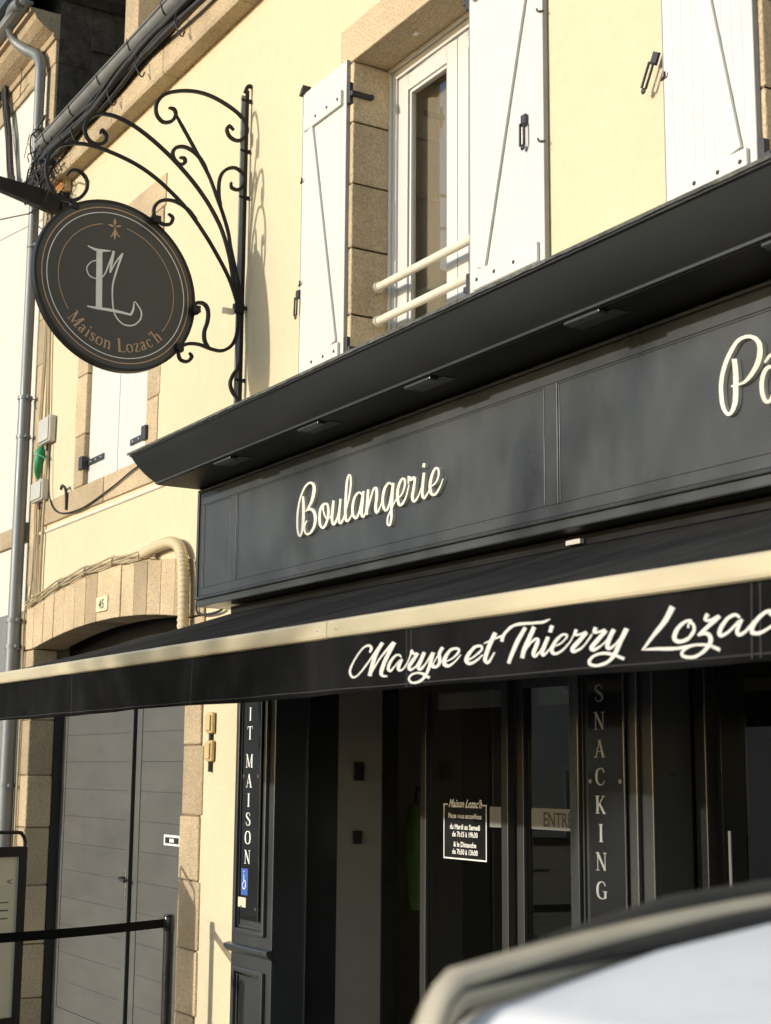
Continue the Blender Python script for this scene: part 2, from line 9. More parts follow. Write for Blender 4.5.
T_AWN = [[-3901,2101,-3909,2104,-3897,2104,-3907,2107,-3891,2108,-3904,2112,-3887,2114,-3903,2115,-3890,2120,-3904,2117,-3897,2125,-3907,2120,-3908,2128,-3910,2121,-3919,2128,-3916,2121,-3931,2125,-3925,2120,-3943,2121,-3936,2117,-3956,2113,-3948,2110,-3969,2104,-3961,2101,-3981,2094,-3972,2091,-3991,2085,-3982,2082,-4000,2075,-3990,2073,-4007,2067,-3996,2065,-4011,2060,-4000,2058,-4014,2053,-4002,2052,-4014,2047,-4001,2047,-4010,2040,-3998,2042,-4003,2034,-3993,2037,-3993,2029,-3989,2035,-3981,2029,-3985,2035,-3971,2032,-3977,2036,-3959,2037,-3967,2040,-3946,2045,-3953,2048,-3931,2055,-3939,2058,-3916,2066,-3924,2069,-3902,2077,-3910,2079,-3888,2087,-3896,2090,-3874,2098,-3882,2101,-3857,2108,-3867,2112,-3841,2117,-3852,2122,-3830,2124,-3842,2130],[-3841,2131,-3825,2125,-3850,2125,-3834,2118,-3863,2115,-3846,2109,-3875,2104,-3856,2099,-3884,2093,-3865,2088,-3892,2080,-3872,2076,-3899,2068,-3879,2064,-3905,2055,-3885,2052,-3910,2043,-3891,2039,-3914,2034,-3894,2031],[-3895,2037,-3901,2039,-3883,2048,-3890,2051,-3866,2064,-3873,2067,-3849,2078,-3857,2081,-3835,2087,-3843,2091,-3821,2095,-3830,2099,-3807,2102,-3816,2107,-3791,2109,-3802,2115,-3775,2116,-3787,2123,-3764,2121,-3777,2128],[-3775,2127,-3758,2121,-3783,2121,-3765,2115,-3793,2113,-3774,2106,-3803,2103,-3784,2097,-3813,2094,-3794,2088,-3824,2084,-3804,2078,-3833,2074,-3813,2069,-3841,2064,-3821,2059,-3847,2055,-3827,2050,-3852,2046,-3832,2043,-3853,2040,-3834,2038,-3852,2033,-3834,2035,-3844,2028,-3834,2034,-3831,2025,-3829,2032,-3819,2025,-3819,2031,-3810,2025,-3811,2030],[-3726,2079,-3733,2077,-3728,2081,-3736,2080,-3732,2085,-3739,2082,-3740,2089,-3742,2084,-3750,2089,-3748,2084,-3761,2089,-3755,2083,-3771,2086,-3763,2080,-3782,2081,-3771,2076,-3792,2075,-3779,2070,-3801,2069,-3786,2064,-3807,2062,-3791,2058,-3811,2055,-3794,2053,-3813,2049,-3795,2049,-3809,2043,-3794,2047,-3799,2039,-3794,2046,-3787,2039,-3793,2045,-3778,2043,-3787,2047,-3770,2049,-3777,2052,-3761,2054,-3767,2057,-3751,2060,-3756,2063,-3740,2065,-3746,2068,-3732,2069,-3738,2072],[-3731,2075,-3720,2071,-3738,2069,-3725,2065,-3749,2061,-3732,2056,-3756,2054,-3737,2050,-3758,2048,-3739,2046,-3755,2042,-3740,2044,-3747,2038,-3741,2045,-3736,2037,-3738,2044,-3725,2039,-3730,2044,-3715,2042,-3721,2046,-3703,2049,-3710,2052,-3692,2058,-3698,2060,-3684,2064,-3689,2066],[-3692,2057,-3698,2059,-3687,2064,-3693,2066,-3678,2073,-3685,2075,-3671,2081,-3680,2083,-3667,2087,-3678,2089,-3664,2090,-3678,2093,-3668,2089,-3669,2098,-3673,2090,-3660,2093,-3669,2086,-3657,2089,-3662,2081,-3656,2087,-3651,2080,-3652,2087,-3642,2080,-3644,2087,-3635,2080,-3638,2087],[-3640,2087,-3626,2081,-3648,2082,-3633,2076,-3659,2075,-3643,2068,-3670,2069,-3653,2061,-3679,2062,-3662,2055,-3688,2056,-3670,2050,-3694,2050,-3674,2046,-3692,2042,-3674,2045,-3684,2037,-3674,2044,-3672,2035,-3673,2043,-3661,2037,-3667,2043,-3651,2040,-3657,2045,-3641,2044,-3648,2048,-3634,2049,-3640,2052,-3627,2055,-3633,2058,-3619,2061,-3626,2064,-3609,2069,-3616,2071,-3599,2076,-3605,2079,-3591,2082,-3597,2084],[-3607,2087,-3588,2082,-3611,2082,-3592,2076,-3618,2073,-3599,2068,-3624,2066,-3605,2060,-3630,2059,-3611,2053,-3636,2051,-3617,2047,-3639,2044,-3620,2043,-3633,2037,-3620,2043,-3622,2033,-3619,2042,-3609,2034,-3616,2042,-3599,2038,-3609,2044,-3590,2045,-3598,2049,-3580,2052,-3587,2055,-3568,2061,-3576,2065,-3555,2072,-3565,2075,-3547,2079,-3557,2083],[-3556,2082,-3539,2079,-3560,2074,-3543,2071,-3566,2062,-3549,2059,-3572,2051,-3555,2047,-3577,2041,-3561,2037,-3583,2031,-3568,2027,-3590,2023,-3576,2019,-3598,2017,-3586,2011,-3607,2011,-3597,2005,-3617,2008,-3610,2001,-3630,2005,-3626,1998,-3646,2004,-3644,1997,-3658,2004,-3659,1998,-3667,2006,-3673,2000,-3674,2009,-3683,2005,-3677,2012,-3689,2011,-3677,2014,-3688,2017,-3673,2018,-3682,2022,-3666,2021,-3673,2026,-3656,2023,-3660,2029,-3643,2025,-3646,2030,-3631,2025,-3632,2031,-3620,2024,-3619,2030,-3610,2022,-3606,2028,-3600,2019,-3594,2026,-3588,2015,-3581,2021,-3576,2010,-3568,2016,-3567,2007,-3559,2013],[-3547,2047,-3552,2049,-3539,2055,-3544,2057,-3527,2065,-3533,2067,-3516,2074,-3523,2077,-3509,2081,-3518,2083,-3503,2085,-3513,2089,-3499,2089,-3511,2093],[-3509,2095,-3494,2089,-3514,2091,-3500,2085,-3522,2084,-3506,2079,-3527,2077,-3510,2074,-3526,2068,-3509,2068,-3523,2060,-3506,2061,-3522,2054,-3505,2052,-3524,2050,-3510,2045,-3529,2045,-3517,2040,-3534,2043,-3526,2036,-3537,2043,-3537,2035,-3542,2044,-3547,2036,-3543,2044,-3556,2039,-3543,2043,-3557,2045,-3542,2046,-3554,2049,-3542,2048,-3551,2051],[-3486,2048,-3489,2052,-3475,2051,-3478,2054,-3460,2054,-3464,2058,-3446,2058,-3451,2062,-3434,2063,-3441,2067,-3424,2068,-3433,2072,-3417,2073,-3428,2076,-3416,2079,-3427,2079,-3420,2084,-3428,2080,-3428,2087,-3431,2081,-3438,2088,-3438,2082,-3452,2088,-3448,2081,-3465,2086,-3457,2079,-3477,2080,-3465,2074,-3488,2073,-3473,2067,-3496,2065,-3478,2060,-3501,2058,-3481,2055,-3502,2050,-3482,2049,-3499,2043,-3481,2046,-3492,2038,-3480,2045,-3481,2035,-3477,2044,-3469,2034,-3472,2043,-3459,2037,-3465,2043,-3449,2041,-3455,2046,-3439,2046,-3445,2049,-3428,2052,-3434,2055,-3417,2060,-3422,2062,-3410,2065,-3414,2067],[-3377,2048,-3380,2051,-3367,2050,-3371,2054,-3352,2054,-3357,2058,-3339,2059,-3344,2063,-3327,2063,-3333,2068,-3317,2068,-3324,2072,-3310,2073,-3318,2076,-3308,2079,-3318,2079,-3311,2084,-3319,2080,-3318,2087,-3322,2081,-3328,2088,-3327,2081,-3339,2088,-3335,2081,-3352,2086,-3344,2079,-3364,2080,-3353,2074,-3376,2073,-3363,2067,-3386,2066,-3371,2060,-3392,2060,-3375,2055,-3396,2054,-3377,2051,-3395,2047,-3377,2049,-3390,2041,-3376,2047,-3381,2037,-3373,2045,-3369,2035,-3370,2043,-3357,2037,-3363,2044,-3346,2040,-3352,2046,-3336,2044,-3341,2049,-3325,2049,-3330,2053,-3315,2055,-3320,2058,-3308,2058,-3312,2061],[-3258,2117,-3241,2111,-3265,2111,-3248,2104,-3274,2101,-3257,2095,-3283,2091,-3266,2085,-3292,2080,-3274,2075,-3299,2070,-3281,2065,-3305,2060,-3287,2056,-3308,2053,-3290,2050,-3310,2047,-3292,2046,-3308,2042,-3292,2044,-3302,2037,-3291,2043,-3291,2033,-3291,2042,-3279,2036,-3289,2041,-3270,2044,-3279,2047,-3260,2054,-3267,2057,-3253,2062,-3258,2064],[-3305,2088,-3307,2091,-3291,2090,-3294,2094,-3272,2093,-3275,2098,-3255,2096,-3258,2101,-3241,2098,-3244,2103,-3229,2099,-3232,2105,-3219,2100,-3223,2106,-3214,2101,-3219,2107,-3212,2103,-3219,2107,-3211,2104,-3218,2107],[-3214,2087,-3231,2091,-3214,2091,-3229,2094,-3212,2096,-3226,2099,-3209,2100,-3222,2105,-3205,2105,-3215,2110,-3198,2109,-3207,2115,-3190,2113,-3199,2119,-3182,2117,-3190,2123,-3174,2120,-3181,2127,-3164,2123,-3169,2129,-3153,2124,-3156,2131,-3140,2124,-3142,2132,-3125,2124,-3127,2132,-3110,2124,-3110,2131,-3093,2123,-3093,2130,-3077,2122,-3077,2129,-3061,2122,-3062,2129,-3046,2121,-3047,2128,-3032,2121,-3035,2128,-3020,2123,-3023,2129,-3010,2126,-3013,2130,-3003,2128,-3005,2131],[-3119,2120,-3105,2114,-3128,2113,-3113,2107,-3140,2103,-3125,2096,-3153,2093,-3136,2086,-3163,2083,-3146,2076,-3172,2072,-3155,2066,-3180,2062,-3164,2056,-3189,2051,-3173,2046,-3196,2040,-3181,2036,-3201,2032,-3187,2028],[-3080,2119,-3064,2112,-3086,2112,-3070,2105,-3095,2102,-3078,2095,-3104,2092,-3087,2085,-3112,2083,-3095,2077,-3120,2075,-3103,2069,-3127,2066,-3109,2061,-3132,2057,-3114,2053,-3136,2048,-3118,2044,-3139,2042,-3121,2038],[-3120,2050,-3125,2052,-3113,2056,-3118,2058,-3102,2064,-3108,2067,-3092,2071,-3099,2075,-3083,2076,-3089,2080,-3074,2079,-3079,2084,-3067,2081,-3071,2087,-3062,2082,-3063,2088,-3060,2081,-3055,2087,-3061,2082,-3049,2082,-3063,2080,-3049,2077,-3066,2076,-3051,2071,-3071,2071,-3055,2065,-3076,2064,-3060,2059,-3082,2057,-3066,2052,-3086,2050,-3069,2047,-3084,2043,-3069,2046,-3077,2038,-3070,2045,-3067,2037,-3070,2044,-3059,2040,-3066,2045,-3052,2045,-3058,2049,-3045,2050,-3050,2053,-3038,2055,-3043,2058,-3032,2061,-3036,2063,-3027,2065,-3031,2067],[-3020,2088,-3006,2084,-3024,2083,-3009,2078,-3030,2076,-3015,2071,-3036,2068,-3020,2063,-3041,2062,-3025,2056,-3046,2055,-3030,2051,-3049,2049,-3032,2047,-3046,2043,-3033,2045,-3039,2038,-3033,2045,-3030,2038,-3034,2044,-3023,2041,-3029,2046,-3015,2045,-3021,2049,-3009,2050,-3014,2053,-3002,2055,-3007,2057,-2997,2060,-3001,2062,-2993,2063,-2997,2065],[-3003,2115,-2987,2111,-3006,2110,-2990,2106,-3009,2103,-2994,2099,-3012,2098,-2996,2095],[-2991,2058,-2993,2061,-2982,2059,-2984,2062,-2969,2061,-2971,2065,-2956,2064,-2960,2068,-2946,2069,-2950,2072,-2936,2074,-2942,2077,-2930,2078,-2937,2081,-2928,2083,-2936,2083,-2932,2087,-2937,2083,-2939,2089,-2940,2084,-2946,2090,-2945,2084,-2956,2089,-2952,2083,-2965,2086,-2959,2080,-2976,2081,-2966,2075,-2986,2075,-2975,2069,-2994,2068,-2981,2063,-3000,2063,-2985,2058,-3004,2057,-2987,2054,-3005,2051,-2988,2051,-3001,2045,-2987,2049,-2994,2040,-2986,2047,-2985,2038,-2983,2045,-2974,2038,-2977,2045,-2963,2041,-2967,2046,-2952,2044,-2957,2049,-2940,2050,-2945,2054,-2928,2058,-2933,2061,-2918,2065,-2923,2067,-2911,2072,-2916,2074,-2905,2079,-2911,2080,-2902,2083,-2907,2085],[-2902,2097,-2890,2093,-2904,2094,-2893,2090,-2907,2088,-2896,2086,-2906,2082,-2898,2084,-2897,2079,-2897,2085,-2888,2079,-2890,2085,-2880,2080,-2882,2085,-2871,2081,-2874,2086,-2862,2082,-2866,2088,-2856,2083,-2860,2090],[-2862,2089,-2852,2083,-2869,2085,-2857,2078,-2878,2078,-2866,2072,-2887,2072,-2875,2065,-2898,2066,-2885,2058,-2909,2059,-2896,2051,-2917,2052,-2902,2047,-2918,2045,-2902,2046,-2911,2039,-2904,2047,-2901,2038,-2903,2046,-2892,2040,-2896,2046,-2881,2043,-2886,2048,-2871,2047,-2876,2051,-2862,2053,-2867,2056,-2854,2059,-2859,2062,-2847,2065,-2852,2068,-2841,2070,-2846,2073,-2837,2075,-2842,2077,-2834,2079,-2839,2081],[-2831,2097,-2818,2093,-2833,2093,-2821,2089,-2836,2088,-2825,2085,-2835,2082,-2827,2084,-2827,2080,-2828,2085,-2820,2080,-2822,2086,-2813,2081,-2815,2086,-2804,2081,-2807,2087,-2795,2082,-2798,2089,-2789,2083,-2792,2090],[-2792,2088,-2782,2082,-2799,2083,-2789,2077,-2810,2077,-2799,2070,-2820,2070,-2808,2063,-2830,2063,-2818,2056,-2840,2056,-2827,2049,-2846,2050,-2832,2045,-2846,2043,-2832,2045,-2838,2038,-2833,2046,-2829,2037,-2832,2045,-2820,2040,-2825,2046,-2810,2044,-2815,2049,-2801,2049,-2805,2052,-2792,2054,-2796,2057,-2784,2060,-2788,2062,-2778,2064,-2782,2066],[-2767,2088,-2754,2083,-2772,2083,-2758,2078,-2777,2076,-2764,2071,-2783,2068,-2768,2064,-2786,2061,-2772,2057,-2789,2054,-2775,2051,-2790,2048,-2776,2047,-2788,2042,-2776,2045,-2781,2038,-2776,2045,-2772,2038,-2776,2045,-2765,2041,-2771,2046,-2758,2045,-2763,2049,-2751,2051,-2755,2054,-2742,2058,-2747,2060,-2734,2066,-2738,2068,-2728,2071,-2732,2074],[-2725,2087,-2711,2082,-2730,2081,-2716,2075,-2737,2071,-2723,2066,-2745,2061,-2731,2056,-2751,2050,-2737,2046,-2757,2040,-2744,2035,-2764,2030,-2751,2026,-2770,2023,-2759,2018,-2777,2017,-2768,2012,-2784,2013,-2777,2007,-2794,2010,-2790,2003,-2806,2008,-2803,2001,-2816,2006,-2815,2000,-2825,2007,-2826,2000,-2833,2008,-2836,2002,-2838,2010,-2844,2004,-2840,2011,-2849,2008,-2840,2012,-2851,2013,-2840,2014,-2850,2018,-2837,2018,-2845,2022,-2831,2022,-2838,2027,-2824,2025,-2829,2030,-2816,2027,-2819,2033,-2806,2028,-2808,2034,-2795,2028,-2796,2035,-2785,2027,-2784,2034,-2774,2025,-2772,2032,-2763,2023,-2760,2029,-2751,2019,-2747,2025,-2738,2014,-2734,2020,-2729,2011,-2725,2017],[-2576,2127,-2559,2119,-2582,2119,-2566,2112,-2591,2107,-2576,2100,-2601,2096,-2587,2089,-2612,2086,-2600,2079,-2625,2076,-2614,2069,-2637,2065,-2628,2060,-2650,2053,-2642,2049,-2662,2041,-2656,2038,-2671,2032,-2666,2030],[-2673,2031,-2673,2033,-2660,2030,-2660,2034,-2641,2029,-2641,2035,-2621,2028,-2621,2035,-2601,2026,-2601,2034,-2580,2025,-2580,2033,-2559,2025,-2560,2032,-2540,2026,-2542,2033,-2522,2028,-2524,2034,-2505,2029,-2506,2035,-2489,2029,-2490,2035,-2474,2028,-2474,2034,-2460,2026,-2458,2032,-2446,2022,-2442,2028,-2431,2016,-2427,2023,-2421,2012,-2417,2019],[-2508,2089,-2509,2083,-2512,2090,-2514,2084,-2520,2091,-2520,2085,-2529,2090,-2526,2084,-2540,2087,-2533,2081,-2551,2082,-2542,2076,-2560,2076,-2550,2070,-2568,2069,-2555,2064,-2573,2061,-2559,2058,-2575,2054,-2561,2053,-2573,2047,-2560,2051,-2566,2042,-2558,2049,-2557,2039,-2555,2048,-2547,2039,-2548,2047,-2535,2040,-2538,2048,-2523,2043,-2529,2050,-2513,2049,-2520,2054,-2503,2056,-2512,2061,-2497,2063,-2507,2066,-2496,2071,-2506,2071,-2499,2078,-2508,2076,-2504,2083,-2510,2079,-2510,2085,-2511,2079,-2517,2084,-2514,2080,-2521,2082,-2516,2079,-2523,2078,-2517,2077,-2524,2074,-2517,2074,-2524,2072,-2517,2071],[-2461,2100,-2450,2094,-2464,2097,-2454,2091,-2469,2091,-2460,2087,-2470,2085,-2461,2086,-2463,2081,-2460,2087,-2454,2079,-2454,2086,-2444,2079,-2447,2086,-2434,2081,-2438,2088,-2423,2083,-2428,2091,-2415,2085,-2421,2093],[-2420,2092,-2413,2086,-2430,2088,-2422,2081,-2443,2082,-2435,2074,-2456,2075,-2448,2068,-2469,2068,-2462,2061,-2483,2060,-2477,2055,-2492,2055,-2488,2051],[-2489,2050,-2491,2055,-2481,2051,-2483,2057,-2470,2052,-2472,2059,-2463,2051,-2460,2059,-2459,2048,-2450,2055,-2456,2045,-2443,2048,-2455,2041,-2440,2040,-2456,2037,-2443,2033,-2460,2031,-2449,2025,-2467,2025,-2458,2019,-2477,2019,-2470,2012,-2490,2013,-2485,2007,-2502,2010,-2499,2003,-2514,2009,-2514,2002,-2526,2010,-2527,2003,-2535,2012,-2538,2005,-2539,2013,-2546,2008,-2540,2015,-2550,2013,-2540,2016,-2550,2018,-2538,2019,-2545,2023,-2532,2022,-2538,2027,-2525,2025,-2528,2031,-2514,2028,-2517,2033,-2502,2029,-2504,2034,-2493,2030,-2495,2035],[-2352,2082,-2358,2079,-2356,2085,-2361,2081,-2361,2089,-2365,2084,-2369,2092,-2369,2085,-2379,2091,-2375,2084,-2389,2088,-2383,2082,-2399,2084,-2391,2078,-2408,2077,-2399,2071,-2418,2069,-2407,2063,-2424,2061,-2412,2056,-2427,2054,-2413,2052,-2425,2047,-2413,2051,-2417,2042,-2414,2051,-2408,2043,-2411,2050,-2398,2046,-2402,2052,-2388,2050,-2393,2055,-2376,2057,-2381,2062,-2363,2066,-2368,2070,-2354,2072,-2359,2076],[-2353,2079,-2344,2075,-2358,2072,-2348,2069,-2364,2064,-2354,2060,-2369,2056,-2357,2053,-2369,2049,-2357,2050,-2365,2043,-2356,2048,-2357,2040,-2356,2048,-2349,2041,-2352,2048,-2341,2044,-2346,2050,-2333,2048,-2338,2053,-2325,2055,-2330,2059,-2316,2064,-2321,2066,-2310,2069,-2314,2072],[-2264,2076,-2272,2081,-2261,2078,-2269,2083,-2258,2082,-2266,2086,-2257,2088,-2265,2084,-2264,2091,-2265,2084,-2272,2091,-2270,2084,-2280,2090,-2276,2083,-2289,2086,-2283,2080,-2298,2082,-2291,2075,-2307,2076,-2298,2070,-2315,2069,-2305,2064,-2321,2062,-2310,2057,-2326,2055,-2313,2052,-2325,2048,-2313,2050,-2321,2042,-2312,2049,-2313,2040,-2310,2048,-2306,2039,-2306,2047,-2296,2039,-2299,2047,-2286,2042,-2290,2048,-2273,2047,-2278,2052,-2259,2053,-2263,2058,-2248,2059,-2252,2063,-2242,2064,-2246,2067,-2239,2069,-2243,2071,-2237,2072,-2241,2073]]
T_DISCW = [[-662,927,-480,967,-664,779,-480,818,-667,567,-480,606,-670,325,-481,365,-673,90,-482,130,-675,-158,-483,-119,-676,-428,-485,-390,-677,-671,-486,-634,-678,-840,-488,-803],[-944,984,-932,1009,-901,966,-884,1001,-839,940,-816,989,-768,915,-742,978,-700,899,-677,973,-637,895,-622,974,-578,900,-569,980,-520,909,-514,987,-461,921,-456,994,-393,937,-390,1001,-319,958,-317,1008,-253,978,-252,1014,-206,992,-206,1018],[-954,-851,-948,-820,-908,-855,-900,-816,-841,-861,-831,-810,-767,-866,-755,-803,-695,-869,-682,-797,-631,-869,-619,-792,-569,-867,-557,-787,-504,-864,-491,-782,-430,-861,-417,-778,-348,-858,-334,-773,-259,-854,-245,-768,-163,-850,-147,-764,-59,-847,-41,-763,68,-846,86,-768,213,-845,230,-777,347,-845,362,-786,441,-844,454,-792],[454,-842,397,-824,472,-809,414,-790,498,-761,437,-743,525,-703,462,-691,545,-641,481,-639,551,-572,496,-577,550,-498,509,-504,546,-432,519,-436,543,-385,527,-388],[-474,557,-492,528,-508,572,-526,543,-557,595,-574,565,-613,614,-626,583,-668,620,-673,588,-721,607,-716,577,-773,582,-762,555,-822,548,-806,525,-865,511,-845,491,-905,467,-882,450,-943,416,-917,404,-972,360,-943,355,-986,303,-954,308,-981,244,-950,256,-963,182,-933,199,-932,125,-905,147,-890,82,-868,109,-831,55,-816,85,-758,39,-748,70,-682,36,-677,67,-613,46,-615,76,-554,68,-564,96,-500,104,-518,128,-450,153,-474,172,-403,215,-433,229,-359,293,-395,303,-320,386,-361,392,-284,486,-327,492,-247,588,-292,594,-206,702,-251,708,-163,828,-207,833,-126,943,-168,948,-99,1023,-140,1027],[-157,1023,-82,1027,-170,957,-93,961,-188,862,-108,866,-207,757,-126,761,-223,659,-143,664,-235,566,-162,571,-244,470,-183,475,-252,386,-202,390,-257,327,-215,330],[-211,328,-240,335,-180,393,-211,400,-137,486,-171,495,-87,589,-123,600,-36,684,-72,698,22,774,-14,792,89,867,52,888,150,950,113,972,193,1008,155,1030],[132,1015,194,1008,97,909,158,903,46,758,106,751,-8,591,50,585,-54,440,2,435,-92,311,-37,307,-125,189,-73,186,-153,67,-104,68,-173,-57,-125,-53,-182,-190,-136,-182,-183,-326,-138,-316,-177,-457,-133,-446,-169,-575,-126,-563,-159,-675,-118,-663,-147,-765,-107,-751,-126,-848,-90,-830,-94,-924,-60,-902,-46,-997,-14,-972,14,-1066,43,-1038,83,-1123,108,-1092,156,-1163,176,-1129,236,-1184,249,-1147,325,-1188,331,-1149,413,-1178,413,-1138,496,-1153,485,-1115,573,-1109,553,-1076,646,-1049,619,-1022,709,-980,676,-959,756,-912,718,-898,786,-843,743,-839,801,-772,756,-777,801,-700,756,-713,786,-630,744,-651,745,-557,710,-582,684,-484,657,-507,623,-420,602,-439,582,-376,564,-392]]
T_DISCG = [[-92,2028,-76,2032,-104,1996,-64,2006,-120,1951,-48,1968,-128,1909,-41,1930,-120,1875,-48,1892,-104,1844,-64,1854,-92,1823,-76,1827],[-287,1805,-281,1821,-267,1792,-254,1826,-237,1775,-215,1833,-206,1764,-178,1833,-174,1764,-149,1821,-139,1769,-124,1803,-114,1773,-107,1789],[-50,1788,-52,1803,-30,1788,-34,1818,0,1789,-8,1839,29,1794,21,1855,62,1811,55,1862,95,1834,91,1864,119,1850,117,1865],[-92,1759,-75,1764,-101,1716,-61,1728,-114,1655,-43,1674,-121,1591,-34,1609,-117,1516,-46,1528,-108,1433,-69,1440,-102,1375,-85,1377],[-108,1700,-92,1700,-123,1654,-99,1654,-146,1590,-110,1588,-167,1536,-129,1526,-190,1494,-161,1478,-216,1455,-198,1442,-235,1427,-223,1418],[-75,1703,-60,1712,-63,1661,-39,1675,-45,1602,-11,1624,-20,1550,17,1581,17,1520,44,1551,58,1502,75,1524,86,1491,97,1506]]

# ------------------------------------------------------------------ helpers
ORG = {}
def tag(o, label=None, cat=None, group=None, kind=None):
    if label: o['label'] = label
    if cat: o['category'] = cat
    if group: o['group'] = group
    if kind: o['kind'] = kind
    return o
def thing(name, loc, label, cat, group=None):
    o = bpy.data.objects.new(name, None)
    o.empty_display_size = 0.2
    o.location = loc
    col.objects.link(o)
    ORG[o.name] = Vector(loc)
    return tag(o, label, cat, group)
def catmull(pts, n=6):
    P = [Vector(p) for p in pts]; out = []
    for i in range(len(P) - 1):
        p0 = P[max(i-1, 0)]; p1 = P[i]; p2 = P[i+1]; p3 = P[min(i+2, len(P)-1)]
        for k in range(n):
            t = k / n
            out.append(0.5 * ((2*p1) + (p2-p0)*t + (2*p0-5*p1+4*p2-p3)*t*t + (3*p1-p0-3*p2+p3)*t**3))
    out.append(P[-1]); return out
class MB:
    """collects shapes in world coordinates; build() links them as one mesh"""
    def __init__(s): s.v = []; s.f = []; s.sm = []
    def add(s, vs, fs, smooth=False):
        b = len(s.v); s.v += [tuple(v) for v in vs]
        for f in fs: s.f.append(tuple(i+b for i in f)); s.sm.append(smooth)
        return s
    def box(s, x0, x1, y0, y1, z0, z1):
        v = [(x0,y0,z0),(x1,y0,z0),(x1,y1,z0),(x0,y1,z0),(x0,y0,z1),(x1,y0,z1),(x1,y1,z1),(x0,y1,z1)]
        return s.add(v, [(0,3,2,1),(4,5,6,7),(0,1,5,4),(1,2,6,5),(2,3,7,6),(3,0,4,7)])
    def boxm(s, m, sx, sy, sz):
        v = [m @ Vector((a*sx/2, b*sy/2, c*sz/2)) for c in (-1,1) for a,b in ((-1,-1),(1,-1),(1,1),(-1,1))]
        return s.add(v, [(0,3,2,1),(4,5,6,7),(0,1,5,4),(1,2,6,5),(2,3,7,6),(3,0,4,7)])
    def prism(s, poly, axis, a, b, smooth=False):
        """polygon (2D, counter-clockwise or not) swept along axis from a to b; poly in the other two axes in xyz order"""
        def mk(p, t):
            if axis == 'x': return (t, p[0], p[1])
            if axis == 'y': return (p[0], t, p[1])
            return (p[0], p[1], t)
        n = len(poly)
        v = [mk(p, a) for p in poly] + [mk(p, b) for p in poly]
        s.add(v, [tuple(range(n)), tuple(range(2*n-1, n-1, -1))])
        fs = [(i, n+i, n+(i+1) % n, (i+1) % n) for i in range(n)]
        return s.add(v, fs, smooth)
    def tube(s, pts, r, seg=10, smooth=True, closed=False, cap=True):
        P = [Vector(p) for p in pts]; n = len(P)
        rr = r if isinstance(r, (list, tuple)) else [r]*n
        vs = []; prev = None
        for i in range(n):
            if closed: d = P[(i+1) % n] - P[i-1]
            else: d = P[min(i+1, n-1)] - P[max(i-1, 0)]
            d.normalize()
            if prev is None:
                a = Vector((0,0,1)) if abs(d.z) < .9 else Vector((1,0,0))
                u = d.cross(a).normalized()
            else:
                u = (prev - d*prev.dot(d)).normalized()
            prev = u; w = d.cross(u)
            for k in range(seg):
                t = 2*math.pi*k/seg
                vs.append(P[i] + (u*math.cos(t) + w*math.sin(t))*rr[i])
        fs = []
        m = n if closed else n-1
        for i in range(m):
            j = (i+1) % n
            for k in range(seg):
                k2 = (k+1) % seg
                fs.append((i*seg+k, i*seg+k2, j*seg+k2, j*seg+k))
        s.add(vs, fs, smooth)
        if cap and not closed:
            s.add(vs[:seg], [tuple(range(seg-1, -1, -1))]); s.add(vs[-seg:], [tuple(range(seg))])
        return s
    def flatbar(s, pts, w, t, nrm):
        """flat iron bar bent along pts in the plane with normal nrm: w across the plane normal, t in the plane"""
        P = [Vector(p) for p in pts]; N = Vector(nrm).normalized(); n = len(P); vs = []
        for i in range(n):
            d = (P[min(i+1, n-1)] - P[max(i-1, 0)]).normalized(); u = d.cross(N).normalized()
            tt = t[i] if isinstance(t, list) else t
            for a, b in ((-1,-1),(1,-1),(1,1),(-1,1)): vs.append(P[i] + u*a*tt/2 + N*b*w/2)
        fs = []
        for i in range(n-1):
            for k in range(4):
                k2 = (k+1) % 4; fs.append((i*4+k, i*4+k2, i*4+4+k2, i*4+4+k))
        fs += [(3,2,1,0), tuple(range(n*4-4, n*4))]
        return s.add(vs, fs)
    def cyl(s, c, r, axis, h, seg=20, r2=None, smooth=True):
        c = Vector(c); ax = {'x':Vector((1,0,0)),'y':Vector((0,1,0)),'z':Vector((0,0,1))}[axis] if isinstance(axis, str) else Vector(axis).normalized()
        return s.tube([c - ax*h/2, c + ax*h/2], [r, r if r2 is None else r2], seg, smooth)
    def dome(s, c, r, nrm, flat=.6, seg=10, rings=4):
        c = Vector(c); N = Vector(nrm).normalized(); a = Vector((0,0,1)) if abs(N.z) < .9 else Vector((1,0,0))
        u = N.cross(a).normalized(); w = N.cross(u); vs = []
        for i in range(rings):
            p = math.pi/2*i/rings
            for k in range(seg):
                t = 2*math.pi*k/seg; vs.append(c + (u*math.cos(t)+w*math.sin(t))*r*math.cos(p) + N*r*flat*math.sin(p))
        vs.append(c + N*r*flat); fs = []
        for i in range(rings-1):
            for k in range(seg): fs.append((i*seg+k, i*seg+(k+1) % seg, (i+1)*seg+(k+1) % seg, (i+1)*seg+k))
        for k in range(seg): fs.append(((rings-1)*seg+k, (rings-1)*seg+(k+1) % seg, rings*seg))
        return s.add(vs, fs, True)
    def loft(s, rings, smooth=True, cap=True):
        n = len(rings[0]); vs = [p for r in rings for p in r]; fs = []
        for i in range(len(rings)-1):
            for k in range(n): fs.append((i*n+k, i*n+(k+1) % n, (i+1)*n+(k+1) % n, (i+1)*n+k))
        s.add(vs, fs, smooth)
        if cap: s.add(rings[0], [tuple(range(n-1, -1, -1))]); s.add(rings[-1], [tuple(range(n))])
        return s
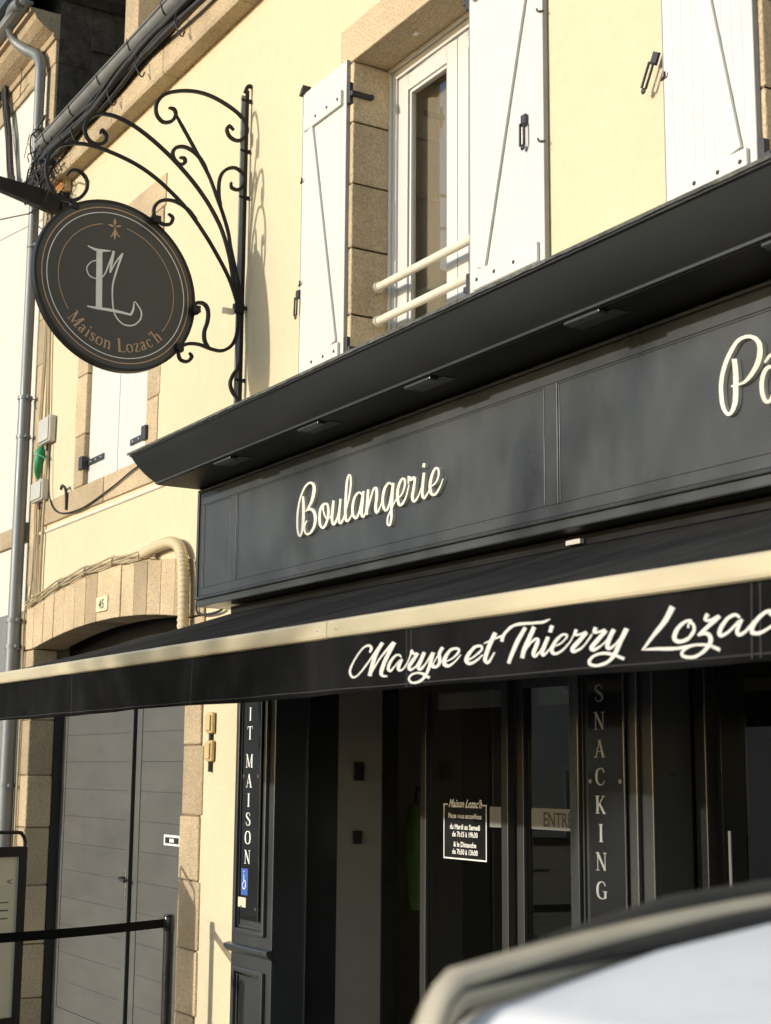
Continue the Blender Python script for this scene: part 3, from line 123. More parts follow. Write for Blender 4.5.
    def build(s, name, m, parent=None, bevel=0, label=None, solid=0):
        org = ORG[parent.name] if parent is not None else Vector((0,0,0))
        me = bpy.data.meshes.new(name)
        me.from_pydata([tuple(Vector(v)-org) for v in s.v], [], s.f)
        me.polygons.foreach_set('use_smooth', s.sm)
        me.materials.append(m); me.validate(); me.update()
        o = bpy.data.objects.new(name, me); col.objects.link(o)
        # consistent outward normals
        import bmesh
        bm = bmesh.new(); bm.from_mesh(me)
        bmesh.ops.remove_doubles(bm, verts=bm.verts, dist=1e-5) if bevel else None
        bmesh.ops.recalc_face_normals(bm, faces=bm.faces); bm.to_mesh(me); bm.free()
        if parent is not None: o.parent = parent
        ORG[o.name] = org
        if bevel:
            b = o.modifiers.new('bevel', 'BEVEL'); b.width = bevel; b.segments = 2; b.limit_method = 'ANGLE'; b.angle_limit = R(40)
        if label: o['label'] = label
        return o

# ------------------------------------------------------------------ materials
def srgb(h):
    c = [int(h[i:i+2], 16)/255 for i in (0,2,4)]
    return tuple(((x/12.92) if x <= .04045 else ((x+.055)/1.055)**2.4) for x in c) + (1,)
def mat(name, c, rough=.6, var=.12, vscale=3.0, bump=0.0, bscale=40.0, metal=0, coat=0, island=0, spec=.5, stretch=(1,1,1), var2=None, rvar=0, detail=6):
    """principled material with two scales of noise in its colour, optional bump, optional change from block to block"""
    m = bpy.data.materials.new(name); m.use_nodes = True
    nt = m.node_tree; N = nt.nodes; L = nt.links; b = N['Principled BSDF']
    tc = N.new('ShaderNodeTexCoord'); mp = N.new('ShaderNodeMapping'); mp.inputs['Scale'].default_value = stretch
    L.new(tc.outputs['Object'], mp.inputs['Vector'])
    n1 = N.new('ShaderNodeTexNoise'); n1.inputs['Scale'].default_value = vscale; n1.inputs['Detail'].default_value = detail; n1.inputs['Roughness'].default_value = .62
    L.new(mp.outputs['Vector'], n1.inputs['Vector'])
    mr = N.new('ShaderNodeMapRange'); mr.inputs['From Min'].default_value = .3; mr.inputs['From Max'].default_value = .7
    mr.inputs['To Min'].default_value = 1-var; mr.inputs['To Max'].default_value = 1+var
    L.new(n1.outputs['Fac'], mr.inputs['Value'])
    val = mr.outputs['Result']
    if island:
        g = N.new('ShaderNodeNewGeometry'); mi = N.new('ShaderNodeMapRange')
        mi.inputs['To Min'].default_value = 1-island; mi.inputs['To Max'].default_value = 1+island
        L.new(g.outputs['Random Per Island'], mi.inputs['Value'])
        mu = N.new('ShaderNodeMath'); mu.operation = 'MULTIPLY'; L.new(val, mu.inputs[0]); L.new(mi.outputs['Result'], mu.inputs[1]); val = mu.outputs[0]
    if var2:
        n2 = N.new('ShaderNodeTexNoise'); n2.inputs['Scale'].default_value = var2[0]; n2.inputs['Detail'].default_value = 3; n2.inputs['Roughness'].default_value = .8
        L.new(mp.outputs['Vector'], n2.inputs['Vector'])
        m2 = N.new('ShaderNodeMapRange'); m2.inputs['From Min'].default_value = .3; m2.inputs['From Max'].default_value = .7
        m2.inputs['To Min'].default_value = 1-var2[1]; m2.inputs['To Max'].default_value = 1+var2[1]; L.new(n2.outputs['Fac'], m2.inputs['Value'])
        mu = N.new('ShaderNodeMath'); mu.operation = 'MULTIPLY'; L.new(val, mu.inputs[0]); L.new(m2.outputs['Result'], mu.inputs[1]); val = mu.outputs[0]
    mx = N.new('ShaderNodeVectorMath'); mx.operation = 'SCALE'; mx.inputs[0].default_value = c[:3]
    L.new(val, mx.inputs['Scale']); L.new(mx.outputs[0], b.inputs['Base Color'])
    b.inputs['Roughness'].default_value = rough; b.inputs['Metallic'].default_value = metal
    b.inputs['Specular IOR Level'].default_value = spec
    if coat: b.inputs['Coat Weight'].default_value = coat; b.inputs['Coat Roughness'].default_value = .08
    if rvar:
        m3 = N.new('ShaderNodeMapRange'); m3.inputs['From Min'].default_value = .3; m3.inputs['From Max'].default_value = .7
        m3.inputs['To Min'].default_value = max(rough-rvar, .03); m3.inputs['To Max'].default_value = rough+rvar
        L.new(n1.outputs['Fac'], m3.inputs['Value']); L.new(m3.outputs['Result'], b.inputs['Roughness'])
    if bump:
        nb = N.new('ShaderNodeTexNoise'); nb.inputs['Scale'].default_value = bscale; nb.inputs['Detail'].default_value = 5
        L.new(mp.outputs['Vector'], nb.inputs['Vector'])
        bp = N.new('ShaderNodeBump'); bp.inputs['Strength'].default_value = bump; bp.inputs['Distance'].default_value = .01
        L.new(nb.outputs['Fac'], bp.inputs['Height']); L.new(bp.outputs['Normal'], b.inputs['Normal'])
    return m
def glass(name, tint, ior=1.5, rough=0.0):
    m = bpy.data.materials.new(name); m.use_nodes = True
    nt = m.node_tree; N = nt.nodes; L = nt.links; N.remove(N['Principled BSDF']); out = N['Material Output']
    t = N.new('ShaderNodeBsdfTransparent'); t.inputs['Color'].default_value = tint
    g = N.new('ShaderNodeBsdfGlossy'); g.inputs['Roughness'].default_value = rough; g.inputs['Color'].default_value = (.95,.97,1,1)
    nz = N.new('ShaderNodeTexNoise'); nz.inputs['Scale'].default_value = 1.3; nz.inputs['Detail'].default_value = 1
    tc = N.new('ShaderNodeTexCoord'); L.new(tc.outputs['Object'], nz.inputs['Vector'])
    bp = N.new('ShaderNodeBump'); bp.inputs['Strength'].default_value = .05; bp.inputs['Distance'].default_value = .02
    L.new(nz.outputs['Fac'], bp.inputs['Height']); L.new(bp.outputs['Normal'], g.inputs['Normal'])
    f = N.new('ShaderNodeFresnel'); f.inputs['IOR'].default_value = ior
    x = N.new('ShaderNodeMixShader'); ge = N.new('ShaderNodeNewGeometry'); iv = N.new('ShaderNodeMath'); iv.operation = 'SUBTRACT'; iv.inputs[0].default_value = 1; L.new(ge.outputs['Backfacing'], iv.inputs[1]); mu = N.new('ShaderNodeMath'); mu.operation = 'MULTIPLY'; L.new(f.outputs['Fac'], mu.inputs[0]); L.new(iv.outputs[0], mu.inputs[1]); L.new(mu.outputs[0], x.inputs['Fac']); L.new(t.outputs[0], x.inputs[1]); L.new(g.outputs[0], x.inputs[2])
    L.new(x.outputs[0], out.inputs['Surface']); return m
def rgb(r, g, b): return (r, g, b, 1)

M = {}
M['render'] = mat('yellow_render', rgb(.645,.562,.385), .9, .035, .8, .4, 70, var2=(11,.035), spec=.2)
M['white_render'] = mat('white_render', rgb(.66,.63,.55), .9, .04, 1.3, .25, 50, spec=.2)
M['stone'] = mat('granite_stone', rgb(.485,.378,.242), .85, .16, 2.2, .9, 45, island=.26, var2=(85,.34), spec=.3)
M['stone_dark'] = mat('weathered_stone', rgb(.30,.225,.15), .9, .3, 3, .6, 30, var2=(25,.3), spec=.3)
M['gable'] = mat('shaded_dark_stone', rgb(.085,.07,.055), .95, .5, 2.5, .8, 18, var2=(14,.35), spec=.2)  # dark brown stone; the unlit side's shade is put into its tone
M['mortar'] = mat('mortar', rgb(.21,.16,.105), .95, .2, 6, .5, 60, spec=.2)
M['white_paint'] = mat('white_shutter_paint', rgb(.635,.63,.59), .45, .025, 2.5, .08, 30, stretch=(1,1,.25), var2=(30,.03), rvar=.08)
M['pvc'] = mat('white_window_frame', rgb(.64,.63,.595), .35, .02, 3)
M['cream'] = mat('cream_metal', rgb(.70,.66,.54), .4, .05, 4, rvar=.1)
M['shutter_edge'] = mat('grey_shutter_edge', rgb(.30,.30,.30), .5, .1, 6)
M['black_iron'] = mat('black_iron', rgb(.013,.013,.014), .45, .3, 12, .25, 60, rvar=.12, spec=.3)
M['post'] = mat('skylit_grey_iron', rgb(.15,.16,.175), .4, .15, 6)  # black iron lightened: sky light on the post face put into colour
M['hinge'] = mat('dark_hinge_iron', rgb(.03,.03,.035), .5, .3, 20)
M['anthracite'] = mat('anthracite_paint', rgb(.040,.043,.045), .34, .10, 1.6, .05, 5, coat=.25, rvar=.10, var2=(7,.05))
M['cornice_paint'] = mat('anthracite_cornice_paint', rgb(.034,.037,.038), .32, .16, 2.2, .05, 6, rvar=.09, var2=(11,.05), stretch=(.4,1,1))
M['board_paint'] = mat('anthracite_board_paint', rgb(.044,.049,.053), .38, .20, 1.6, .04, 4, coat=.12, spec=.4, rvar=.2, var2=(8,.06), stretch=(1,1,.5))  # cloudy tone variation paints blurred reflections into the board colour
M['soffit'] = mat('shade_black_paint', rgb(.008,.008,.009), .5, .2, 3, .03, 6, spec=.25)  # darker than the cornice paint: shade under the overhang put into colour
M['black_paint'] = mat('black_paint', rgb(.014,.015,.016), .3, .2, 3, .04, 6, rvar=.08)
M['zinc'] = mat('weathered_zinc', rgb(.20,.21,.21), .5, .18, 4, .1, 20, metal=.35, rvar=.12, stretch=(1,1,.4))
M['gutter'] = mat('grey_gutter_zinc', rgb(.20,.20,.185), .5, .2, 5, .1, 20, metal=.25)
M['flashing'] = mat('lichened_flashing', rgb(.075,.08,.072), .7, .6, 7, .6, 30, var2=(22,.6))
M['fabric'] = mat('black_awning_fabric', rgb(.0085,.0087,.009), .9, .3, 2.5, .25, 240, var2=(5,.25), spec=.06, stretch=(1,1,.5))
M['bar'] = mat('champagne_awning_bar', rgb(.555,.485,.33), .38, .15, 1.1, .04, 8, metal=.15, rvar=.1, stretch=(1,1,3))  # broad tone patches paint soft sun dapple into the bar
M['letter'] = mat('cream_letter', rgb(.74,.72,.63), .5, .03, 10)
M['print'] = mat('white_print', rgb(.60,.59,.55), .7, .08, 14)
M['silver'] = mat('silver_letter', rgb(.44,.44,.43), .4, .08, 9, metal=.35)
M['white_vinyl'] = mat('white_vinyl', rgb(.82,.82,.80), .5, .02, 9)
M['disc'] = mat('charcoal_sign_panel', rgb(.040,.0425,.0445), .45, .10, 5, .03, 20, rvar=.08)
M['disc_white'] = mat('pale_sign_print', rgb(.80,.79,.74), .6, .05, 20)
M['disc_gold'] = mat('copper_sign_print', rgb(.50,.32,.19), .5, .08, 20, metal=.1)
M['door_grey'] = mat('grey_door_paint', rgb(.094,.093,.086), .55, .08, 1.5, .06, 12, var2=(5,.05), rvar=.1, stretch=(1,1,2.5))
M['door_dark'] = mat('dark_door_frame', rgb(.018,.018,.018), .5, .2, 5)
M['steel'] = mat('brushed_steel', rgb(.45,.45,.44), .3, .08, 8, metal=.9)
M['alu'] = mat('grey_aluminium_frame', rgb(.055,.055,.055), .35, .06, 8, metal=.3)
M['hose'] = mat('beige_conduit', rgb(.60,.50,.32), .6, .06, 5)
M['cable'] = mat('black_cable', rgb(.018,.017,.016), .6, .3, 8)
M['cable_pale'] = mat('painted_cable', rgb(.42,.34,.21), .7, .15, 9)
M['plastic_box'] = mat('grey_meter_box', rgb(.50,.49,.44), .5, .06, 7)
M['tan_box'] = mat('tan_painted_box', rgb(.58,.43,.21), .6, .08, 7)
M['orange'] = mat('orange_plastic', rgb(.62,.30,.10), .5, .06, 7)
M['green'] = mat('green_plastic', rgb(.03,.27,.11), .5, .15, 12)
M['shirt'] = mat('green_cloth', rgb(.22,.32,.09), .9, .15, 8, .3, 90)
M['int_wall'] = mat('beige_interior_wall', rgb(.27,.25,.205), .8, .06, 3)
M['int_room'] = mat('brown_interior_plaster', rgb(.34,.29,.23), .8, .12, 2)
M['int_dark'] = mat('dark_interior_wood', rgb(.07,.05,.036), .6, .3, 4, stretch=(1,1,.2))
M['reflection_blind'] = mat('beige_reflection_band', rgb(.5,.45,.37), .9, .05, 4)  # tone of a reflected band, for the strips behind the glass doors
M['curtain'] = mat('brown_reflection_blind', rgb(.29,.255,.20), .85, .1, 2, stretch=(6,1,.6))  # blind tone also carries the brown reflection of the stone jamb
M['asphalt'] = mat('asphalt', rgb(.05,.05,.052), .9, .2, 2, .6, 120, var2=(160,.35))
M['paving'] = mat('granite_paving', rgb(.27,.24,.20), .85, .15, 3, .5, 60, var2=(80,.2))
M['kerb'] = mat('granite_kerb', rgb(.34,.31,.27), .85, .15, 5, .5, 60, var2=(90,.2))
M['slate'] = mat('slate_roof', rgb(.05,.055,.065), .55, .3, 6, .5, 14)
M['paper'] = mat('beige_menu_paper', rgb(.62,.57,.44), .6, .05, 3)
M['ink'] = mat('dark_ink', rgb(.05,.045,.04), .7, .1, 9)
M['car_white'] = mat('pale_car_paint', rgb(.80,.805,.82), .6, .05, 3, var2=(7,.04), spec=.25)
M['car_black'] = mat('black_car_trim', rgb(.022,.022,.021), .22, .15, 5, coat=.5)
M['car_rubber'] = mat('dull_black_trim', rgb(.048,.046,.041), .75, .3, 9, spec=.2)
M['tan_reflection'] = mat('tan_facade_reflection', rgb(.50,.44,.33), .5, .2, 6, coat=.3)  # tan paints the lit facade's reflection onto the spoiler edge
M['tyre'] = mat('tyre_rubber', rgb(.02,.02,.02), .9, .1, 9)
M['red_lens'] = mat('red_lens', rgb(.45,.02,.02), .15, .05, 9, coat=1)
M['blue_vinyl'] = mat('blue_sticker', rgb(.05,.12,.42), .5, .05, 9)
M['canopy'] = mat('sheen_lit_awning_fabric', rgb(.030,.029,.028), .95, .35, 2.2, .25, 240, var2=(4,.25), spec=.1, stretch=(2,.4,1))  # valance fabric lightened: grazing sun sheen put into its colour
M['belt'] = mat('black_belt', rgb(.008,.008,.009), .8, .1, 20, spec=.08)
M['plaque'] = mat('cream_enamel', rgb(.72,.64,.42), .4, .06, 9)
M['plate'] = mat('smoked_acrylic_plate', rgb(.02,.021,.022), .07, .1, 4, spec=.6)
M['house_a'] = mat('beige_facade', rgb(.50,.44,.36), .9, .08, 1)
M['house_b'] = mat('grey_facade', rgb(.40,.385,.36), .9, .08, 1)
M['win_glass'] = glass('window_pane', (.9,.89,.86,1), 1.9)
M['shop_glass'] = glass('shop_pane', (.78,.80,.80,1), 1.8)
M['car_glass'] = glass('car_pane', (.25,.28,.28,1), 1.5)
M['film'] = mat('frosted_band', rgb(.20,.205,.195), .7, .05, 5)
scr = bpy.data.materials.new('lit_screen'); scr.use_nodes = True
_p = scr.node_tree.nodes['Principled BSDF']; _p.inputs['Base Color'].default_value = (.02,.05,.05,1)
_p.inputs['Emission Color'].default_value = (.12,.75,.72,1); _p.inputs['Emission Strength'].default_value = .7
M['screen'] = scr

# ------------------------------------------------------------------ lettering
def strokes(mb, rows, unit, P, depth, dz=.0004, flip=1):
    """each row: L/R pairs (u,v). P(u, v, w) -> world, w = height off the face"""
    for r_i, row in enumerate(rows):
        n = len(row)//4; vs = []
        for i in range(n):
            u0, v0, u1, v1 = [c*unit for c in row[4*i:4*i+4]]
            w = depth + dz*(i/n) + dz*.31*(r_i % 5)
            vs += [P(u0, v0, w), P(u1, v1, w), P(u1, v1, 0), P(u0, v0, 0)]
        fs = []
        for i in range(n-1):
            a = 4*i; b = a+4
            fs += [(a, a+1, b+1, b), (a+1, a+2, b+2, b+1), (a+3, a, b, b+3)]
        fs += [(0,3,2,1), (4*n-4, 4*n-3, 4*n-2, 4*n-1)]
        mb.add(vs, fs)
def serif_rows(ch):
    """roman capitals and small letters as pen strokes in a 1-unit high cell -> (rows, advance)"""
    V, H, S = .15, .05, .045
    def sf(x, y, l=.13): return [(x-l, y, S), (x+l, y, S)]
    lo = .62
    G = {
     'I': (.34, [[(.17,0,V),(.17,1,V)], sf(.17,.02), sf(.17,.98)]),
     'T': (.68, [[(.34,0,V),(.34,1,V)], sf(.34,.02), [(.04,.97,.055),(.64,.97,.055)], [(.05,.98,.04),(.03,.76,.02)], [(.63,.98,.04),(.65,.76,.02)]]),
     'F': (.62, [[(.18,0,V),(.18,1,V)], sf(.18,.02), [(.05,.97,.055),(.56,.97,.055)], [(.56,.98,.04),(.58,.76,.02)], [(.2,.52,.05),(.44,.52,.05)], [(.44,.64,.03),(.44,.4,.03)]]),
     'L': (.64, [[(.18,0,V),(.18,1,V)], sf(.18,.98), [(.05,.03,.055),(.58,.03,.055)], [(.58,.02,.04),(.62,.28,.02)]]),
     'M': (.92, [[(.14,0,H),(.16,1,H)], [(.16,1,.13),(.46,.03,.11)], [(.45,.03,H),(.76,1,H)], [(.77,0,V),(.77,1,V)], sf(.14,.02,.11), sf(.78,.02), [(.03,.98,S),(.2,.98,S)], [(.72,.98,S),(.9,.98,S)]]),
     'A': (.74, [[(.37,1,H),(.1,0,H)], [(.35,1,.14),(.63,0,.14)], [(.2,.34,.045),(.52,.34,.045)], sf(.1,.02,.1), sf(.63,.02,.12)]),
     'N': (.78, [[(.14,0,H),(.14,1,H)], [(.13,1,.14),(.64,.02,.13)], [(.64,0,H),(.64,1,H)], sf(.14,.02,.11), [(.02,.98,S),(.18,.98,S)], sf(.64,.98,.11)]),
     'K': (.76, [[(.17,0,V),(.17,1,V)], sf(.17,.02), sf(.17,.98), [(.22,.42,H),(.6,1,H)], [(.3,.57,.14),(.64,0,.14)], sf(.58,.98,.1), sf(.65,.02,.1)]),
     'S': (.58, [[(.5,.74,.05),(.46,.9,.045),(.28,.97,.055),(.1,.88,.1),(.08,.72,.13),(.28,.54,.15),(.5,.36,.14),(.5,.14,.1),(.3,.03,.055),(.1,.1,.05),(.05,.28,.05)]]),
     'C': (.68, [[(.6,.72,.07),(.55,.9,.06),(.38,.97,.055),(.15,.84,.12),(.08,.5,.16),(.15,.16,.12),(.38,.03,.055),(.57,.12,.05),(.63,.27,.04)]]),
     'G': (.76, [[(.6,.74,.07),(.55,.9,.06),(.38,.97,.055),(.15,.84,.12),(.08,.5,.16),(.15,.16,.12),(.38,.03,.055),(.6,.1,.07)], [(.61,.44,.14),(.61,.06,.14)], [(.46,.44,S),(.74,.44,S)]]),
     'O': (.76, [[(.38,.97,.05),(.15,.85,.12),(.08,.5,.16),(.15,.15,.12),(.38,.03,.05),(.61,.15,.12),(.68,.5,.16),(.61,.85,.12),(.38,.97,.05)]]),
     'E': (.62, [[(.18,0,V),(.18,1,V)], [(.05,.97,.055),(.56,.97,.055)], [(.05,.03,.055),(.58,.03,.055)], [(.2,.52,.05),(.44,.52,.05)]]),
     'a': (.52, [[(.08,.5*1,.06),(.2,lo-.02,.06),(.34,.55,.1),(.35,.1,.1),(.44,.02,.05)], [(.35,.36,.05),(.14,.28,.09),(.08,.13,.1),(.18,.02,.06),(.35,.12,.05)]]),
     'i': (.28, [[(.14,0,.11),(.14,lo,.11)], sf(.14,.02,.1), [(.04,lo-.02,S),(.16,lo-.02,S)], [(.13,.82,.12),(.13,.93,.12)]]),
     's': (.42, [[(.35,.48,.04),(.3,.58,.045),(.18,.61,.05),(.07,.5,.09),(.2,.35,.1),(.35,.2,.1),(.3,.05,.06),(.16,.02,.05),(.05,.16,.04)]]),
     'o': (.54, [[(.27,.61,.05),(.11,.52,.09),(.07,.31,.11),(.11,.1,.09),(.27,.02,.05),(.43,.1,.09),(.47,.31,.11),(.43,.52,.09),(.27,.61,.05)]]),
     'n': (.58, [[(.13,0,.11),(.13,lo,.11)], sf(.13,.02,.1), [(.02,lo-.02,S),(.13,lo-.02,S)], [(.14,.44,.04),(.3,.6,.06),(.43,.5,.1),(.44,0,.11)], sf(.45,.02,.1)]),
     'h': (.58, [[(.13,0,.11),(.13,1,.11)], sf(.13,.02,.1), [(.02,.98,S),(.13,.98,S)], [(.14,.44,.04),(.3,.6,.06),(.43,.5,.1),(.44,0,.11)], sf(.45,.02,.1)]),
     'z': (.48, [[(.06,.59,.05),(.42,.59,.05)], [(.41,.58,.1),(.07,.04,.1)], [(.06,.03,.05),(.44,.03,.05)], [(.06,.6,.03),(.05,.45,.02)], [(.44,.02,.03),(.46,.18,.02)]]),
     'c': (.46, [[(.4,.46,.06),(.34,.58,.05),(.25,.61,.05),(.11,.52,.09),(.07,.31,.11),(.12,.1,.09),(.27,.02,.05),(.42,.15,.04)]]),
     "'": (.18, [[(.1,.98,.1),(.09,.76,.03)]]),
     ' ': (.34, []),
    }
    adv, st = G[ch]; rows = []
    for pts in st:
        c = catmull(pts, 5) if len(pts) > 2 else [Vector(p) for p in pts]
        row = []
        for i, p in enumerate(c):
            d = c[min(i+1, len(c)-1)] - c[max(i-1, 0)]; d = Vector((d.x, d.y)); d.normalize()
            nx, ny = -d.y*p.z/2, d.x*p.z/2
            row += [p.x+nx, p.y+ny, p.x-nx, p.y-ny]
        rows.append(row)
    return rows, adv
def serif_at(mb, ch, size, P, depth, cx=True, wide=1.0):
    rows, adv = serif_rows(ch)
    off = adv/2 if cx else 0
    strokes(mb, rows, 1.0, lambda u, v, w: P((u-off)*size*wide, v*size, w), depth, dz=.0003)
    return adv*size*wide
def text_mesh(mb, body, size, P, shear=0, bold=0, align='CENTER', narrow=1.0):
    cu = bpy.data.curves.new('lettering', 'FONT'); cu.body = body; cu.size = size; cu.shear = shear; cu.offset = bold
    cu.align_x = align; cu.resolution_u = 3
    o = bpy.data.objects.new('lettering', cu); col.objects.link(o)
    dg = bpy.context.evaluated_depsgraph_get(); me = bpy.data.meshes.new_from_object(o.evaluated_get(dg))
    vs = [P(v.co.x*narrow, v.co.y) for v in me.vertices]
    mb.add(vs, [tuple(p.vertices) for p in me.polygons])
    bpy.data.objects.remove(o); bpy.data.curves.remove(cu); bpy.data.meshes.remove(me)

# ------------------------------------------------------------------ the setting: street and pavement
G0 = -.22
ROAD = -.35
mb = MB(); mb.add([(-150,-150,ROAD),(150,-150,ROAD),(150,60,ROAD),(-150,60,ROAD)], [(0,1,2,3)])
tag(mb.build('street', M['asphalt']), kind='structure')
mb = MB(); mb.box(-60, 40, -1.52, .6, ROAD-.1, G0); tag(mb.build('pavement', M['paving']), kind='structure')
mb = MB()
for i in range(100): mb.box(-60+i, -59.012+i, -1.70, -1.525, ROAD-.1, G0+.003)
tag(mb.build('kerb', M['kerb'], bevel=.012), kind='structure')
mb = MB(); mb.box(-60, 40, -14.5, -12.2, ROAD-.1, G0); tag(mb.build('far_pavement', M['paving']), kind='structure')

# ------------------------------------------------------------------ the yellow house
HX0, HX1 = -11.90, 3.0
house = thing('town_house', (-5.0, 0, 0), 'pale yellow rendered house with granite trim above the black shop front', 'house')
EAVE = 6.46
def arch_i(x):   # inner curve of the door arch
    return 2.792 - .0455*(x+10.14)**2
def arch_e(x): return 3.152 - .0475*(x+10.05)**2
AX0, AX1 = -11.64, -8.65
W1 = (-10.676, -9.462, 3.84, 5.60)
W2 = (-6.65, -5.50, 3.72, 5.57)
W3 = (-3.66, -2.51, 3.72, 5.57)
mb = MB()
T = .32
def wallpiece(x0, x1, z0, z1): mb.box(x0, x1, 0, T, z0, z1)
SX0 = -8.39
# ground floor strip left of the shop
wallpiece(SX0, -7.70, G0, 2.66)
mb.prism([(HX0,G0),(-11.88,G0),(-11.88,2.95),(HX0,2.95)], 'y', 0, T)
# above the arch (between the ring of stones and z = 3.84)
xs = [HX0 + (SX0-HX0)*i/24 for i in range(25)]
for a, b in zip(xs[:-1], xs[1:]): mb.prism([(a, arch_e(a)-.03), (b, arch_e(b)-.03), (b, 3.84), (a, 3.84)], 'y', 0, T)
wallpiece(SX0, -7.70, 2.66, 3.84)
wallpiece(-7.70, HX1, 2.70, 3.72)
wallpiece(-7.70, W2[0], 3.72, 3.84); wallpiece(W2[1], W3[0], 3.72, 3.84); wallpiece(W3[1], HX1, 3.72, 3.84)
wallpiece(HX0, W1[0], 3.84, 5.57); wallpiece(W1[1], W2[0], 3.84, 5.57); wallpiece(W2[1], W3[0], 3.84, 5.57); wallpiece(W3[1], HX1, 3.84, 5.57)
wallpiece(HX0, HX1, 5.60, 6.62); wallpiece(HX0, W1[0], 5.57, 5.60); wallpiece(W1[1], HX1, 5.57, 5.60)
wallpiece(2.4, HX1, G0, 2.7)
mb.build('wall', M['render'], house)
mb = MB(); mb.box(HX0, HX1, 8.0, 8.3, G0, 6.9); mb.box(HX0-.01, HX0+.02, T, 8.0, G0, 6.9); mb.box(HX1-.03, HX1+.01, T, 8.0, G0, 6.9)
mb.build('rear_wall', M['white_render'], house)

def block(mb, x0, x1, y0, y1, z0, z1, j=.008):
    g = .004
    mb.box(x0+g+random.uniform(-j,j)*.3, x1-g+random.uniform(-j,j)*.3, y0+random.uniform(-.004,.004), y1, z0+g, z1-g)
# window surrounds of granite blocks
def surround(wx, joints, wl, wr, lint, depth, name, sill=None, ext=.15):
    x0, x1, z0, z1 = wx; x0 += .012; x1 -= .012
    mb = MB()
    for a, b in zip(joints[:-1], joints[1:]):
        o = random.choice((-.02, .0, .02))
        block(mb, x0-wl-o, x0, -.009, depth, a, b); block(mb, x1, x1+wr+o, -.009, depth, a, b)
    mb.box(x0-ext, x1+ext, -.011, depth, lint[0], lint[1])
    if sill: mb.box(sill[0], sill[1], -.02, depth, sill[2], sill[3])
    mb.build(name, M['stone'], house, bevel=.007)
    m2 = MB(); m2.box(x0-wl+.02, x0-.012, -.001, depth-.01, joints[0], lint[0]-.002); m2.build('mortar_joint', M['mortar'], house); m2 = MB(); m2.box(x1+.012, x1+wr-.02, -.001, depth-.01, joints[0], lint[0]-.002)
    m2.build('mortar_joint', M['mortar'], house)
surround(W2, [3.70,3.80,4.13,4.50,4.86,5.21,5.558], .14, .14, (5.562,5.785), .232, 'window_surround')
surround(W3, [3.70,3.82,4.20,4.55,4.88,5.25,5.558], .14, .14, (5.562,5.785), .232, 'window_surround')
surround(W1, [3.85,4.25,4.72,5.10,5.588], .235, .235, (5.592,5.83), .10, 'window_surround', sill=None, ext=.235)
mb = MB(); mb.box(-11.55, -10.2, -.022, .12, 3.655, 3.84); mb.box(-10.19, -8.9, -.02, .12, 3.655, 3.84)
mb.build('window_sill', M['stone'], house, bevel=.006)
mb = MB(); mb.prism([(0,3.592),(-.012,3.596),(-.016,3.606),(-.012,3.616),(0,3.622)], 'x', -11.78, -7.6)
mb.build('string_course', M['white_render'], house)
# little white square nailed under the lintel
# door arch: wedge stones, each slightly different
mb = MB(); n = 15
xe = [-11.9 + (3.5)*i/n for i in range(n+1)]
for i in range(n):
    a, b = xe[i]+.004, xe[i+1]-.004
    ai, bi = max(a, AX0), min(b, AX1)
    y0 = -.012 + random.uniform(-.004, .004)
    if a < AX0-.02 and b > AX0: ai = AX0
    poly = [(a+.06*(i < 0), arch_i(max(a, AX0)) if a > AX0 else 2.64), (b, arch_i(b) if b < AX1 else 2.64)]
    pts = []
    for k in range(4):
        x = a+(b-a)*k/3; pts.append((x, arch_i(min(max(x, AX0), AX1))))
    for k in range(4):
        x = b-(b-a)*k/3; pts.append((x, arch_e(x)))
    mb.prism(pts, 'y', y0, .25)
mb.build('door_arch', M['stone'], house, bevel=.006)
mb = MB()
zj = [G0,.02,.42,.86,1.30,1.70,2.13,2.44]
for q, (a, b) in enumerate(zip(zj[:-1], zj[1:])):
    top = b if b < 2.4 else arch_i(AX0)-.006
    mb.box(-11.885+random.uniform(-.02,.02), AX0+random.uniform(-.008,.004), -.012+random.uniform(-.004,.004), .19, a+.004, top-.004)
mb.build('door_jamb', M['stone'], house, bevel=.010); mb = MB()
zj = [G0,-.05,.33,.70,1.10,1.48,1.90,2.30]
for q, (a, b) in enumerate(zip(zj[:-1], zj[1:])):
    top = b if b < 2.25 else arch_i(AX1)-.006
    mb.box(AX1+random.uniform(-.02,.012), SX0+.01+random.uniform(-.03,.02), -.012+random.uniform(-.004,.004), .25, a+.004, top-.004)
mb.build('door_jamb', M['stone'], house, bevel=.010)
mb = MB(); mb.box(-11.87, AX0-.012, .0, .18, G0, 2.6); mb.build('mortar_joint', M['mortar'], house); mb = MB(); mb.box(AX1+.012, SX0-.02, .0, .24, G0, 2.6); mb.build('mortar_joint', M['mortar'], house)
# corner stones beside the downpipe
mb = MB(); z = 3.2
while z < 6.4:
    h = random.uniform(.3, .42); w = random.choice((.25, .36))
    if z+h > 6.44: h = 6.44-z
    mb.box(-11.91, -11.90+w*.75, -.008+random.uniform(-.003,.003), .1, z+.004, z+h-.004); z += h
mb.build('corner_stone', M['stone'], house, bevel=.006)
